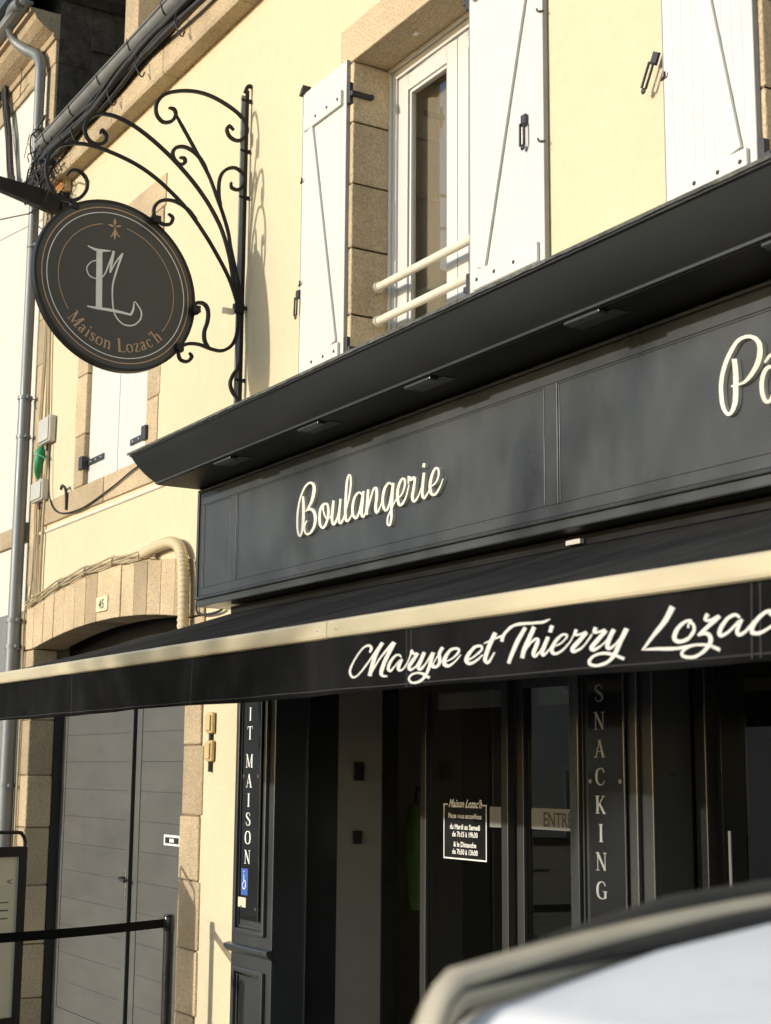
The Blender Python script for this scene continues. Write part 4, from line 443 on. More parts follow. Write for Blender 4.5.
# eaves: stone band, gutter
mb = MB(); x = HX0-.02; 
while x < HX1:
    w = random.uniform(.75, 1.2); mb.prism([(0,EAVE),(-.115,EAVE+.005),(-.125,EAVE+.03),(-.125,EAVE+.36),(-.10,EAVE+.39),(0,EAVE+.39)], 'x', x+.003, min(x+w, HX1)-.003); x += w
mb.build('eaves_band', M['stone'], house, bevel=.005)
mb = MB(); pts = []
for k in range(9):
    t = math.pi + math.pi*k/8; pts.append((-.15+.065*math.cos(t), 6.87+.075*math.sin(t)))
for k in range(9):
    t = 2*math.pi - math.pi*k/8; pts.append((-.15+.060*math.cos(t), 6.872+.069*math.sin(t)))
mb.prism(pts, 'x', -11.6, HX1, True)
mb.tube([(-11.6,-.216,6.875),(HX1,-.216,6.875)], .009, 8)
gj = []
for i in range(24):
    x = HX0+.5+i*.62
    m2 = MB(); gj.append(m2); m2.flatbar([(x,-.226,6.885),(x,-.219,6.86),(x,-.205,6.82),(x,-.18,6.798),(x,-.15,6.79),(x,-.11,6.81)], .012, .006, (1,0,0))
gt = mb.build('gutter', M['gutter'], house); [q.build('gutter_joint', M['cable'], gt) for q in gj]
mb = MB(); mb.add([(HX0-.05,-.12,6.90),(HX1,-.12,6.90),(HX1,4.2,10.4),(HX0-.05,4.2,10.4),(HX0-.05,8.4,6.9),(HX1,8.4,6.9)], [(0,1,2,3),(3,2,5,4)])
o = mb.build('roof', M['slate'], house); s = o.modifiers.new('thick', 'SOLIDIFY'); s.thickness = .06
# dormer rising above the gutter
mb = MB(); mb.box(-10.46,-10.18,.10,.55,6.95,8.7); mb.box(-9.2,-8.92,.10,.55,6.95,8.7); mb.box(-10.5,-8.88,.08,.6,8.703,8.95); mb.box(-10.178,-9.202,.12,.5,6.95,7.15)
dm = mb.build('dormer', M['stone'], house, bevel=.01)
mb = MB(); mb.box(-10.176,-9.204,.30,.34,7.152,8.70); mb.build('dormer_window', M['pvc'], dm)
mb = MB(); mb.prism([(-10.55,8.953),(-8.83,8.953),(-9.69,9.75)], 'y', .02, 3.0); mb.build('dormer_roof', M['slate'], dm)

# windows of the upper floor
def french_window(wx):
    x0, x1, z0, z1 = wx; yf = .235
    xm = (x0+x1)/2 + .06
    mb = MB(); f = .055
    mb.box(x0+.003, x0+f, yf, yf+.06, z0, z1); mb.box(x1-f, x1-.003, yf, yf+.06, z0, z1); mb.box(x0+f, x1-f, yf, yf+.06, z1-f-.02, z1-.003); mb.box(x0+f, x1-f, yf, yf+.06, z0, z0+f)
    mb.box(x0+.002, x0+.02, yf-.02, yf, z0, z1); mb.box(x0+.02, x1-.02, yf-.02, yf-.002, z1-.03, z1-.003)
    win = mb.build('window', M['pvc'], house, bevel=.004)
    for a, b in ((x0+f+.004, xm-.003), (xm+.003, x1-f-.004)):
        m = MB(); s = .095; ys = yf+.012; za, zb = z0+f+.004, z1-f-.026
        m.box(a, a+s, ys, ys+.05, za, zb); m.box(b-s, b, ys, ys+.05, za, zb); m.box(a+s, b-s, ys, ys+.05, zb-s, zb); m.box(a+s, b-s, ys, ys+.05, za, za+s)
        g = .018
        for (p, q, r_, t) in ((a+s-.002, a+s+g, za+s, zb-s), (b-s-g, b-s+.002, za+s, zb-s)): m.box(p, q, ys+.012, ys+.045, r_, t)
        m.box(a+s+g, b-s-g, ys+.012, ys+.045, zb-s-g, zb-s+.002); m.box(a+s+g, b-s-g, ys+.012, ys+.045, za+s-.002, za+s+g)
        m.build('sash', M['pvc'], win, bevel=.003)
        m = MB(); m.box(a+s+g-.004, b-s-g+.004, ys+.026, ys+.032, za+s, zb-s); m.build('pane', M['win_glass'], win)
    m = MB(); m.box(xm-.006, xm+.006, yf+.06, yf+.066, z0+f, z1-f); m.build('seal', M['black_iron'], win)
    m = MB(); N_ = 40
    pts = []
    for k in range(N_+1): pts.append((x0-.25+(x1-x0+.5)*k/N_, .365+.012*math.sin(k*1.1)+.008*math.sin(k*2.7)))
    vs = [(p[0], p[1], z0) for p in pts] + [(p[0], p[1], z1) for p in pts]
    m.add(vs, [(k, k+1, N_+2+k, N_+1+k) for k in range(N_)], True); m.build('reflection_blind', M['curtain'], win)
    m = MB(); m.box(x0-.3, x1+.3, 1.5, 1.52, z0-.3, z1+.3); m.box(x0-.3, x1+.3, .34, 1.5, z1+.3, z1+.32); m.box(x0-.3, x1+.3, .34, 1.5, z0-.32, z0-.3); m.box(x0-.32, x0-.3, .34, 1.5, z0-.3, z1+.3); m.box(x1+.3, x1+.32, .34, 1.5, z0-.3, z1+.3)
    m.build('room', M['int_dark'], win)
    return win
w2 = french_window(W2); w3 = french_window(W3)
# two cream rails across the opening
for z in (4.298, 4.109):
    mb = MB(); mb.tube([(W2[0]+.004,.148,z),(W2[1]-.004,.148,z)], .0225, 14); mb.cyl((W2[0]+.02,.148,z), .030, 'x', .035, 16); mb.cyl((W2[1]-.02,.148,z), .030, 'x', .035, 16)
    mb.build('guard_rail', M['cream'], house)
mb = MB(); mb.box(-6.22,-6.19,.10,.125,5.555,5.5695); mb.build('lintel_clip', M['white_vinyl'], house)

# shutters: folded open flat on the wall; hinged = side of the hinge
def shutter(x0, x1, z0, z1, hinge, y=-.018, top_rail=True):
    th = .022
    mb = MB(); nb = 9; w = (x1-x0)/nb
    for i in range(nb): mb.box(x0+i*w+.0004, x0+(i+1)*w-.0004, y-th/2, y+th/2, z0, z1)
    sh = mb.build('shutter', M['white_paint'], house, bevel=.0022)
    mb = MB(); yb0, yb1 = y-th/2-.018, y-th/2-.001
    zr = [z0+.155]
    if top_rail: zr.append(z1-.205)
    for z in zr: mb.box(x0+.04, x1-.035, yb0, yb1, z-.045, z+.045)
    hx, fx = (x1, x0) if hinge == 'r' else (x0, x1)
    sg = 1 if hinge == 'r' else -1
    ax, az = hx-sg*.10, z0+.205
    bx, bz = fx+sg*.10, z1-.25
    d = Vector((bx-ax, 0, bz-az)).normalized(); u = Vector((d.z, 0, -d.x))*.036
    p = [Vector((ax,0,az))-u, Vector((ax,0,az))+u, Vector((bx,0,bz))+u, Vector((bx,0,bz))-u]
    mb.prism([(q.x, q.z) for q in p], 'y', yb0+.002, yb1)
    mb.build('brace', M['white_paint'], sh, bevel=.004)
    mb = MB()
    for z in zr:
        for t in (.14, .38, .64): mb = MB(); mb.dome((hx-sg*(x1-x0)*t, yb0, z), .0095, (0,-1,0), .6, 8, 3); mb.build('bolt', M['hinge'], sh)
    mb = MB(); e = .004
    mb.box(hx-.001 if sg > 0 else hx-e, hx+e if sg > 0 else hx+.001, y-th/2-.001, y+th/2+.001, z0, z1)
    mb.box(fx-e if sg > 0 else fx-.001, fx+.001 if sg > 0 else fx+e, y-th/2-.001, y+th/2+.001, z0, z1)
    mb.build('edge_strip', M['shutter_edge'], sh)
    for z in ((z0+.155), (z1-.20)):
        mb = MB(); mb.box(min(hx, hx+sg*.035), max(hx, hx+sg*.035), y-.012, y+.02, z-.06, z+.06)
        mb.box(min(hx+sg*.03, hx+sg*.06), max(hx+sg*.03, hx+sg*.06), y-.01, .105, z-.024, z+.004) ; mb.dome((hx+sg*.06, .095, z-.010), .018, (sg,0,0), .7, 8, 3)
        mb.build('hinge', M['hinge'], sh, bevel=.003)
    mb = MB()
    for z in (z0+(z1-z0)*.36, z0+(z1-z0)*.70):
        mb = MB(); mb.tube([(fx-sg*.012,y-.012,z),(fx+sg*.018,y-.022,z+.006),(fx+sg*.022,y-.026,z+.020)], .005, 6); mb.build('catch', M['hinge'], sh)
    return sh
s1 = shutter(-7.183, -6.682, 3.79, 5.575, 'r')
s2 = shutter(-5.500, -4.933, 3.81, 5.60, 'l')
s3 = shutter(-4.160, -3.680, 3.78, 5.58, 'r')
shutter(-2.49, -1.96, 3.79, 5.58, 'l')
# locking bars
def latch(x, z, y, parent, tilt):
    mb = MB(); m = Matrix.Translation((x, y, z)) @ Matrix.Rotation(tilt, 4, 'Y')
    mb.boxm(m, .035, .012, .05)
    p = [m @ Vector(q) for q in ((-.014,-.012,-.02),(-.014,-.012,-.12),(.014,-.012,-.12),(.014,-.012,-.02))]
    mb.tube(p + [p[0]], .006, 6); mb.dome(m @ Vector((0,-.008,-.13)), .014, (0,-1,0), .6, 8, 3)
    mb.build('latch', M['hinge'], parent)
latch(-7.195, 4.38, -.035, s1, .05); latch(-5.06, 4.60, -.04, s2, 0); latch(-4.20, 4.53, -.035, s3, .5)
mb = MB(); mb.prism([(-7.20,5.565),(-7.16,5.575),(-7.15,5.615),(-7.175,5.60)], 'y', -.05, 0); mb.build('shutter_stop', M['hinge'], house)
# left window: shutters closed
def closed_leaf(x0, x1, z0, z1, hinge):
    mb = MB(); nb = 4; w = (x1-x0)/nb
    for i in range(nb): mb.box(x0+i*w+.001, x0+(i+1)*w-.001, .03, .065, z0, z1)
    sh = mb.build('shutter', M['white_paint'], house, bevel=.003)
    for z in (z0+.16, z1-.25):
        m = MB(); s = 1 if hinge == 'l' else -1; hx = x0 if s > 0 else x1
        m.box(min(hx-s*.02, hx+s*.34), max(hx-s*.02, hx+s*.34), .018, .029, z-.022, z+.022); m.box(min(hx-s*.055, hx+s*.02), max(hx-s*.055, hx+s*.02), -.03, .018, z-.05, z+.05)
        m.build('strap_hinge', M['hinge'], sh, bevel=.003)
        m = MB()
        for t in (.08,.18,.29): m = MB(); m.dome((hx+s*t, .018, z), .009, (0,-1,0), .6, 8, 3); m.build('bolt', M['steel'], sh)
closed_leaf(W1[0]+.006, (W1[0]+W1[1])/2-.004, W1[2]+.02, W1[3]-.01, 'l')
closed_leaf((W1[0]+W1[1])/2+.004, W1[1]-.006, W1[2]+.02, W1[3]-.01, 'r')

# arched double door
DY = .27
def door_leaf(x0, x1, name):
    mb = MB(); st = .09; zb = G0+.02; zt = 2.28
    mb.box(x0, x0+st, DY, DY+.05, zb, zt); mb.box(x1-st, x1, DY, DY+.05, zb, zt)
    z = zb+.16
    mb.box(x0+st, x1-st, DY, DY+.05, zb, z-.001); mb.box(x0+st, x1-st, DY, DY+.05, zt-.08, zt)
    while z < zt-.1:
        h = min(.205, zt-.081-z); mb.box(x0+st+.0005, x1-st-.0005, DY+.006, DY+.045, z+.0006, z+h-.0006); z += h
    return mb.build(name, M['door_grey'], house, bevel=.002)
dl = door_leaf(-11.65, -10.165, 'door_leaf'); dr = door_leaf(-10.105, -8.66, 'door_leaf')
mb = MB(); mb.box(-11.87, -11.655, .195, DY+.08, G0, 2.30); mb.box(-10.158, -10.112, DY+.02, DY+.054, G0, 2.28); mb.box(-11.654, -8.5, DY+.055, DY+.08, G0, 2.30); mb.box(-11.87, -8.5, .24, DY+.05, 2.302, 2.40); mb.box(-11.87, -8.5, DY+.10, DY+.14, 2.402, 3.0)
mb.build('door_frame', M['door_dark'], house)
mb = MB(); mb.box(-10.175,-10.150,DY-.014,DY-.001,G0+.03,2.27); mb.build('cover_strip', M['door_grey'], dl, bevel=.003)
mb = MB(); mb.box(-10.235,-10.195,DY-.012,DY,.86,1.06); mb.build('lock_plate', M['steel'], dl, bevel=.003)
mb = MB(); mb.tube([(-10.215,DY-.008,1.0),(-10.215,DY-.05,1.0),(-10.20,DY-.058,1.0),(-10.09,DY-.06,.985)], .011, 8); mb.build('handle', M['hinge'], dl)
mb = MB(); mb.box(-9.55,-9.27,DY-.008,DY-.0005,1.255,1.325); mp_ = mb.build('mail_slot', M['white_vinyl'], dr, bevel=.002)
mb = MB(); mb.box(-9.52,-9.30,DY-.011,DY-.0085,1.27,1.31); mb.build('flap', M['door_dark'], mp_)
mb = MB(); mb.box(-9.44,-9.37,DY-.014,DY-.0115,1.278,1.302); mb.build('name_card', M['white_vinyl'], mp_)
mb = MB(); mb.box(-10.235,-10.015,-.026,-.0165,2.852,2.958); num = mb.build('house_number', M['plaque'], house, bevel=.003)
mb = MB(); text_mesh(mb, '45', .092, lambda u, v: (-10.125+u, -.0275, 2.873+v), narrow=1.15, bold=.001); mb.build('numerals', M['ink'], num)

# ------------------------------------------------------------------ neighbour on the left
nb = thing('neighbour_house', (-14.5, 0, 0), 'white rendered house with carved stone cornice left of the downpipe', 'house')
mb = MB(); mb.box(-24, -11.93, .01, .4, 3.75, 7.72); mb.box(-24, -11.93, .01, .4, 3.02, 3.58); mb.build('wall', M['white_render'], nb)
mb = MB(); mb.box(-24, -11.94, -.02, .4, 3.585, 3.745); mb.build('stone_band', M['stone'], nb, bevel=.006)
mb = MB(); mb.box(-24, -11.94, 0, .4, G0, 3.015); 
for i in range(6): mb.box(-23.5+i*2, -22.2+i*2, -.02, -.002, .5, 2.7)
mb.build('shop_panel', mat('pale_grey_shop_paint', rgb(.20,.20,.20), .4, .1, 2), nb, bevel=.005)
mb = MB(); mb.box(-24, -11.80, .021, .3, 7.73, 9.2); mb.build('attic_wall', M['gable'], nb); mb = MB(); mb.box(-24, -11.80, -.012, .02, 7.725, 7.93); mb.build('frieze', M['stone'], nb, bevel=.006)
mb = MB(); mb.box(-12.03, -11.80, -.006, .02, 6.5, 7.72); mb.build('corner_stone', M['stone'], nb, bevel=.005)
mb = MB()
prof = [(.4,7.935),(-.03,7.935),(-.045,7.97),(-.035,7.985),(-.07,8.0),(-.13,8.03),(-.19,8.08),(-.215,8.13),(-.25,8.13),(-.25,8.17),(.4,8.17)]
mb.prism([(min(y_, .02), z_) for y_, z_ in prof], 'x', -24, -11.80); mb.build('cornice', M['stone'], nb, bevel=.004)
mb = MB()
mb.box(-12.2, -11.805, .022, 9, 6.6, 10.5); mb.prism([(-11.78,8.3),(-11.66,8.34),(-11.60,8.42),(-11.52,8.46),(-11.52,8.52),(-11.78,8.52)], 'y', .03, 9)
for i in range(70):
    y = random.uniform(.03, 3); z = random.uniform(6.7, 10); w = random.uniform(.12,.4); h = random.uniform(.07,.2)
    mb.box(-11.81, -11.797+random.uniform(0,.03), y, y+w, z, z+h)
mb.build('gable_wall', M['gable'], nb, bevel=.01)
mb = MB(); mb.prism([(-.24,8.172),(-.31,8.172),(-.34,8.19),(-.345,8.25),(-.335,8.25),(-.33,8.20),(-.24,8.19)], 'x', -24, -11.75); mb.build('gutter', M['gutter'], nb)
mb = MB(); mb.add([(-24,-.32,8.26),(-11.7,-.32,8.26),(-11.7,1.5,12.6),(-24,1.5,12.6)], [(0,1,2,3)]); o = mb.build('roof', M['slate'], nb); s = o.modifiers.new('thick','SOLIDIFY'); s.thickness = .08

pipe = thing('downpipe', (-11.94, -.08, 0), 'long grey zinc downpipe with swan neck between white and yellow houses', 'downpipe')
mb = MB()
sw = catmull([(-11.835,-.33,8.19),(-11.98,-.33,8.23),(-12.16,-.31,8.25),(-12.30,-.27,8.20),(-12.33,-.21,8.09),(-12.22,-.14,7.98),(-12.06,-.09,7.87),(-11.985,-.08,7.74),(-11.975,-.08,7.5)], 6)
mb.tube(sw, .046, 16); mb.build('swan_neck', M['zinc'], pipe)
mb = MB(); mb.tube([(-11.975,-.08,7.5),(-11.95,-.08,4.75)], .044, 18); mb.tube([(-11.95,-.08,4.80),(-11.945,-.08,2.9)], .053, 18); mb.tube([(-11.945,-.08,2.95),(-11.94,-.08,G0)], .060, 18)
mb.build('pipe', M['zinc'], pipe)
for z, r in ((7.15,.05),(6.1,.05),(4.78,.062),(4.45,.06),(2.93,.069),(2.72,.066),(1.62,.067),(.9,.067)):
    mb = MB(); mb.tube([(-11.95,-.08,z-.014),(-11.95,-.08,z+.014)], r, 18); mb.box(-11.955+r-.02, -11.955+r+.045, -.09, -.07, z-.012, z+.012); mb.tube([(-11.95+r+.02,-.08,z-.02),(-11.95+r+.02,.02,z-.02)], .005, 6)
    mb.build('pipe_collar', M['zinc'], pipe)

# ------------------------------------------------------------------ cables and boxes
def cable(pts, r): return catmull(pts, 6), r
cb = MB()
for k in range(15):
    ph = random.uniform(0, 6.3); zc = 6.66 + .022*(k % 4) + random.uniform(-.035,.03); yc = -.15-.016*(k//4)
    pts = []
    for i in range(26):
        x = -11.55 + i*.45
        pts.append((x, yc+.012*math.sin(i*1.9+ph), zc + .03*math.sin(i*.9+ph)+.05*math.exp(-((x+9)/1.2)**2)))
    cb.tube(catmull(pts, 3), random.choice((.010,.013,.017,.022)), 6)
for k in range(12):
    x = -9.5+random.uniform(-1.8, 6); cb.tube(catmull([(x,-.19,6.74),(x+.05,-.225,6.62),(x+.08,-.19,6.52),(x+.04,-.15,6.58)], 4), .006, 5)
o = cb.build('cable_bundle', M['cable']); tag(o, 'thick bundle of black cables slung under the gutter along the eaves', 'cables')
cb = MB()
for k in range(64):
    a = Vector((-11.50+random.uniform(-.22,.2), -.15+random.uniform(-.05,.05), 6.64+random.uniform(-.18,.14)))
    pts = [a]
    for i in range(5): pts.append(pts[-1] + Vector((random.uniform(-.16,.16), random.uniform(-.05,.05), random.uniform(-.16,.14))))
    pts = [Vector((p.x, min(p.y, -.03), p.z)) for p in pts]
    cb.tube(catmull(pts, 4), random.choice((.003,.004,.005,.007,.010)), 5)
for k in range(4): cb.tube(catmull([(-11.6+.04*k,-.12,6.74),(-11.85+.05*k,-.16,6.58+.02*k),(-12.25,-.15,6.62+.03*k),(-12.55,-.08,6.80),(-12.73+.02*k,-.06,6.98)], 5), .012, 6)
o = cb.build('cable_knot', M['cable']); tag(o, 'tangled knot of black wires in front of the downpipe top', 'cables')
cb = MB()
for k in range(6):
    ph = random.uniform(0, 6)
    cb.tube(catmull([(-13.20+.022*k+.012*math.sin(i*1.3+ph)+i*.052, -.05-.02*(k % 2), 8.1-i*.145) for i in range(9)], 3), .013, 6)
cb.tube(catmull([(-13.15,-.06,8.05),(-12.9,-.06,8.12),(-12.62,-.06,8.0),(-12.65,-.05,7.75)], 5), .004, 5)
cb.tube(catmull([(-13.10,-.06,7.95),(-12.9,-.06,7.75),(-12.7,-.06,7.72),(-12.4,-.05,7.76)], 5), .004, 5)
cb.tube(catmull([(-15.5,-.08,7.62),(-14.2,-.08,7.78),(-13.2,-.06,8.0)], 5), .03, 6)
cb.tube(catmull([(-15.0,-.5,6.9),(-13.2,-.3,6.62),(-11.9,-.1,6.38)], 5), .006, 5)
o = cb.build('riser_cable', M['cable']); tag(o, 'vertical strand of twisted black cables on the white house wall', 'cables')
cb = MB()
for k in range(4):
    ph = random.uniform(0, 6); x0 = -11.72+.055*k
    pts = [(x0+.025*math.sin(i*.8+ph)+(.02*i if k == 3 else 0)*.3, -.02-.006*(k % 2), 6.45-i*.28) for i in range(13)]
    cb.tube(catmull(pts, 3), random.choice((.009,.013)), 6)
cb.tube(catmull([(-11.72,-.02,3.6),(-11.7,-.03,3.3),(-11.74,-.03,3.1),(-11.86,-.03,2.95),(-11.83,-.03,2.3),(-11.82,-.03,.3)], 6), .010, 6)
o = cb.build('wall_cable', M['cable_pale']); tag(o, 'painted cables running down the house corner beside the downpipe', 'cables')
cb = MB()
for k in range(4):
    pts = []
    for i in range(15):
        x = -11.8 + i*.19; pts.append((x, -.03-.004*k, arch_e(x)+.012+.014*k+.008*math.sin(i*2.1+k*2)))
    cb.tube(catmull(pts, 3), .0075, 5)
for x in (-11.5,-11.0,-10.45,-9.9,-9.4): cb.tube([(x,-.05,arch_e(x)-.005),(x+.005,-.055,arch_e(x)+.03),(x,-.03,arch_e(x)+.075)], .006, 5)
o = cb.build('arch_cable', M['cable_pale']); tag(o, 'thin beige cables clipped along the top of the door arch', 'cables')
cb = MB(); cb.tube(catmull([(-11.42,-.03,4.33),(-11.40,-.03,4.1),(-11.35,-.03,3.85),(-11.1,-.035,3.70),(-10.6,-.035,3.66),(-10.0,-.035,3.72),(-9.4,-.035,3.80),(-8.7,-.03,3.78),(-7.9,-.03,3.75)], 6), .0065, 6)
cb.tube(catmull([(-10.95,-.03,3.70),(-10.95,-.04,3.85),(-10.98,-.06,3.89),(-11.06,-.04,3.88)], 5), .012, 6)
o = cb.build('sill_cable', M['cable']); tag(o, 'loose thin dark cable sagging from the grey boxes under the closed shutters', 'cables')
mb = MB(); pts = catmull([(-9.30,-.05,3.165),(-9.02,-.055,3.185),(-8.80,-.06,3.175),(-8.66,-.065,3.11),(-8.60,-.07,2.98),(-8.58,-.07,2.80),(-8.575,-.07,2.6),(-8.56,-.07,2.42)], 22)
mb.tube(pts, [.036 + .0032*math.sin(i*1.57) for i in range(len(pts))], 14)
o = mb.build('conduit_hose', M['hose']); tag(o, 'fat corrugated beige hose bending down over the arch stones', 'conduit')
mb = MB(); mb.tube(catmull([(-8.50,-.03,3.02),(-8.45,-.03,2.86),(-8.47,-.03,2.72),(-8.36,-.03,2.68),(-8.1,-.03,2.69),(-8.05,-.03,2.78)], 5), .008, 6)
o = mb.build('hose_wire', M['cable']); tag(o, 'short dark wire beside the beige hose next to the black sign board', 'cables')
def wallbox(name, x0, x1, y, z0, z1, m, lab, m2=None):
    t = thing(name, ((x0+x1)/2, 0, z0), lab, 'wall box')
    b = MB(); b.box(x0, x1, y, -.004, z0, z1); b.build('housing', m, t, bevel=.012)
    b = MB(); b.box(x0+.012, x1-.012, y-.012, y-.0005, z0+.015, z1-.015); b.build('lid', m2 or m, t, bevel=.006)
    b = MB(); b.tube([((x0+x1)/2,y/2,z0+.005),((x0+x1)/2,y/2,z0-.06)], .012, 8); b.build('gland', M['cable'], t)
wallbox('meter_box', -11.61, -11.35, -.06, 4.315, 4.53, M['plastic_box'], 'upper light grey utility box beside the downpipe with rounded lid')
wallbox('meter_box', -11.73, -11.47, -.06, 3.86, 4.03, M['plastic_box'], 'lower beige grey utility box beside the downpipe under green fitting')
wallbox('junction_box', -11.48, -11.24, -.06, 6.37, 6.65, M['tan_box'], 'small cream and orange box under the eaves behind the iron scroll', M['orange'])
wallbox('meter_box', -8.29, -8.20, -.03, 1.965, 2.09, M['tan_box'], 'upper of two tan boxes between door stones and shop pilaster')
wallbox('meter_box', -8.29, -8.20, -.03, 1.80, 1.925, M['tan_box'], 'lower of two tan boxes between door stones and shop pilaster')
mb = MB(); pts = [(-11.56,-.04,4.30),(-11.55,-.06,4.24),(-11.56,-.065,4.17),(-11.60,-.06,4.11),(-11.63,-.04,4.05)]
mb.tube(catmull(pts, 4), [.016,.024,.032,.042,.046,.044,.042,.041,.038,.035,.032,.03,.028,.025,.022,.018,.01], 9)
mb.tube(catmull([(-11.53,-.08,4.24),(-11.49,-.085,4.22),(-11.45,-.05,4.19)], 4), .010, 6)
o = mb.build('cable_gland', M['green']); tag(o, 'bright green plastic cable fitting between the two grey utility boxes', 'cable fitting')

t = thing('lamp_arm', (-11.35, 0, 6.3), 'black square steel arm jutting from wall above the round sign', 'bracket arm')
mb = MB(); mb.prism([(-.06,6.20),(-.14,6.20),(-.62,6.31),(-1.05,6.36),(-1.05,6.46),(-.62,6.41),(-.06,6.36)], 'x', -11.40, -11.32); mb.build('arm', M['black_iron'], t, bevel=.006)
mb = MB(); mb.box(-11.43,-11.29,-.06,-.005,6.14,6.42); mb.build('wall_plate', M['black_iron'], t, bevel=.005)

# ------------------------------------------------------------------ hanging sign on its iron bracket
XS = -7.93
br = thing('sign_bracket', (XS, 0, 3.9), 'black wrought iron scroll bracket on yellow wall carrying the round sign', 'bracket')
mb = MB(); mb.box(XS-.006, XS+.006, -.040, -.018, 3.75, 5.90)
mb.tube(catmull([(XS,-.045,5.88),(XS,-.03,5.92),(XS,-.012,5.935),(XS,-.005,5.92)], 4), .012, 8)
mb.build('post', M['black_iron'], br, bevel=.002)
mb = MB(); mb.box(XS-.012, XS+.004, -.066, -.0405, 3.75, 5.86); mb.build('flat_bar', M['post'], br, bevel=.002)
mb = MB()
for z in (5.83,5.50,5.20,4.50,4.05): mb = MB(); mb.box(XS-.010, XS+.010, -.030, 0.004, z-.010, z+.010); mb.tube([(XS,-.02,z),(XS+.004,-.062,z),(XS+.012,-.066,z)], .008, 8); mb.build('clamp', M['black_iron'], br)
SC = {
 'S1': [(-0.114,5.618),(-0.145,5.638),(-0.161,5.607),(-0.136,5.567),(-0.084,5.557),(-0.037,5.595),(-0.027,5.655),(-0.064,5.715),(-0.137,5.759),(-0.256,5.798),(-0.372,5.805),(-0.486,5.78),(-0.575,5.735),(-0.622,5.668),(-0.622,5.601),(-0.58,5.56),(-0.525,5.578),(-0.499,5.625),(-0.512,5.657),(-0.546,5.658)],
 'S2': [(-0.511,5.644),(-0.456,5.564),(-0.396,5.477),(-0.331,5.38),(-0.268,5.283),(-0.218,5.171),(-0.169,5.059),(-0.133,4.955),(-0.115,4.865),(-0.085,4.754),(-0.06,4.659),(-0.043,4.563),(-0.038,4.482)],
 'S3': [(-0.965,5.395),(-0.955,5.418),(-0.928,5.39),(-0.941,5.344),(-0.993,5.323),(-1.041,5.348),(-1.061,5.408),(-1.036,5.472),(-0.974,5.515),(-0.877,5.522),(-0.767,5.494),(-0.654,5.439),(-0.54,5.366),(-0.442,5.289),(-0.349,5.203),(-0.258,5.096),(-0.18,4.97),(-0.125,4.82),(-0.092,4.67),(-0.061,4.576),(-0.045,4.481)],
 'S4': [(-0.465,5.361),(-0.436,5.363),(-0.43,5.338),(-0.459,5.318),(-0.494,5.337),(-0.511,5.377),(-0.49,5.418),(-0.434,5.435),(-0.371,5.416),(-0.317,5.368),(-0.268,5.283)],
 'S5': [(-1.156,5.094),(-1.126,5.132),(-1.078,5.137),(-1.037,5.099),(-1.034,5.036),(-1.077,4.974),(-1.149,4.948),(-1.216,4.969),(-1.26,5.033),(-1.277,5.114),(-1.258,5.202),(-1.201,5.266),(-1.102,5.302),(-0.997,5.309),(-0.868,5.291),(-0.736,5.256),(-0.623,5.205),(-0.509,5.131),(-0.393,5.035),(-0.275,4.9),(-0.182,4.77),(-0.118,4.665),(-0.074,4.558),(-0.058,4.495),(-0.055,4.396),(-0.065,4.312),(-0.098,4.25),(-0.157,4.213),(-0.226,4.214),(-0.303,4.229),(-0.371,4.223),(-0.417,4.195),(-0.432,4.15),(-0.414,4.117),(-0.374,4.115),(-0.348,4.147),(-0.365,4.171)],
 'S6': [(-0.527,4.996),(-0.497,4.976),(-0.514,4.933),(-0.569,4.927),(-0.615,4.967),(-0.61,5.027),(-0.563,5.071),(-0.485,5.081),(-0.405,5.05),(-0.342,4.995)],
 'S7': [(-0.124,5.281),(-0.118,5.246),(-0.075,5.242),(-0.04,5.282),(-0.042,5.345),(-0.098,5.377),(-0.161,5.351),(-0.199,5.287),(-0.202,5.174),(-0.174,5.064)],
 'S8': [(-0.234,4.212),(-0.267,4.256),(-0.272,4.312),(-0.253,4.38),(-0.252,4.445),(-0.277,4.481),(-0.325,4.481),(-0.351,4.444),(-0.333,4.415),(-0.303,4.433)],
 'S9': [(-0.04,4.165),(-0.05,4.12),(-0.079,4.074),(-0.095,4.023),(-0.081,3.976),(-0.045,3.92),(-.035,3.8)],
}
for k, p in SC.items():
    c = catmull([(XS, a, b) for a, b in p], 6); n_ = len(c)
    tt = [.0195 if 6 < i < n_-4 else .0195*(.55+.45*min(1, min(i, n_-1-i)/6)) for i in range(n_)]
    if k in ('S2','S3'): tt = tt[:n_-8]+[.02]*8
    mb = MB(); mb.flatbar(c, .018+.0006*int(k[1]), tt, (1,0,0)); mb.build('scroll', M['black_iron'], br, bevel=.0035)
mb = MB(); mb.box(XS-.02, XS+.02, -.085, -.02, 4.46, 4.52); mb.build('collar', M['black_iron'], br, bevel=.004)
mb = MB(); mb.box(XS+.01, XS+.03, -.165, -.095, 4.44, 4.475); mb.build('clip', M['steel'], br)

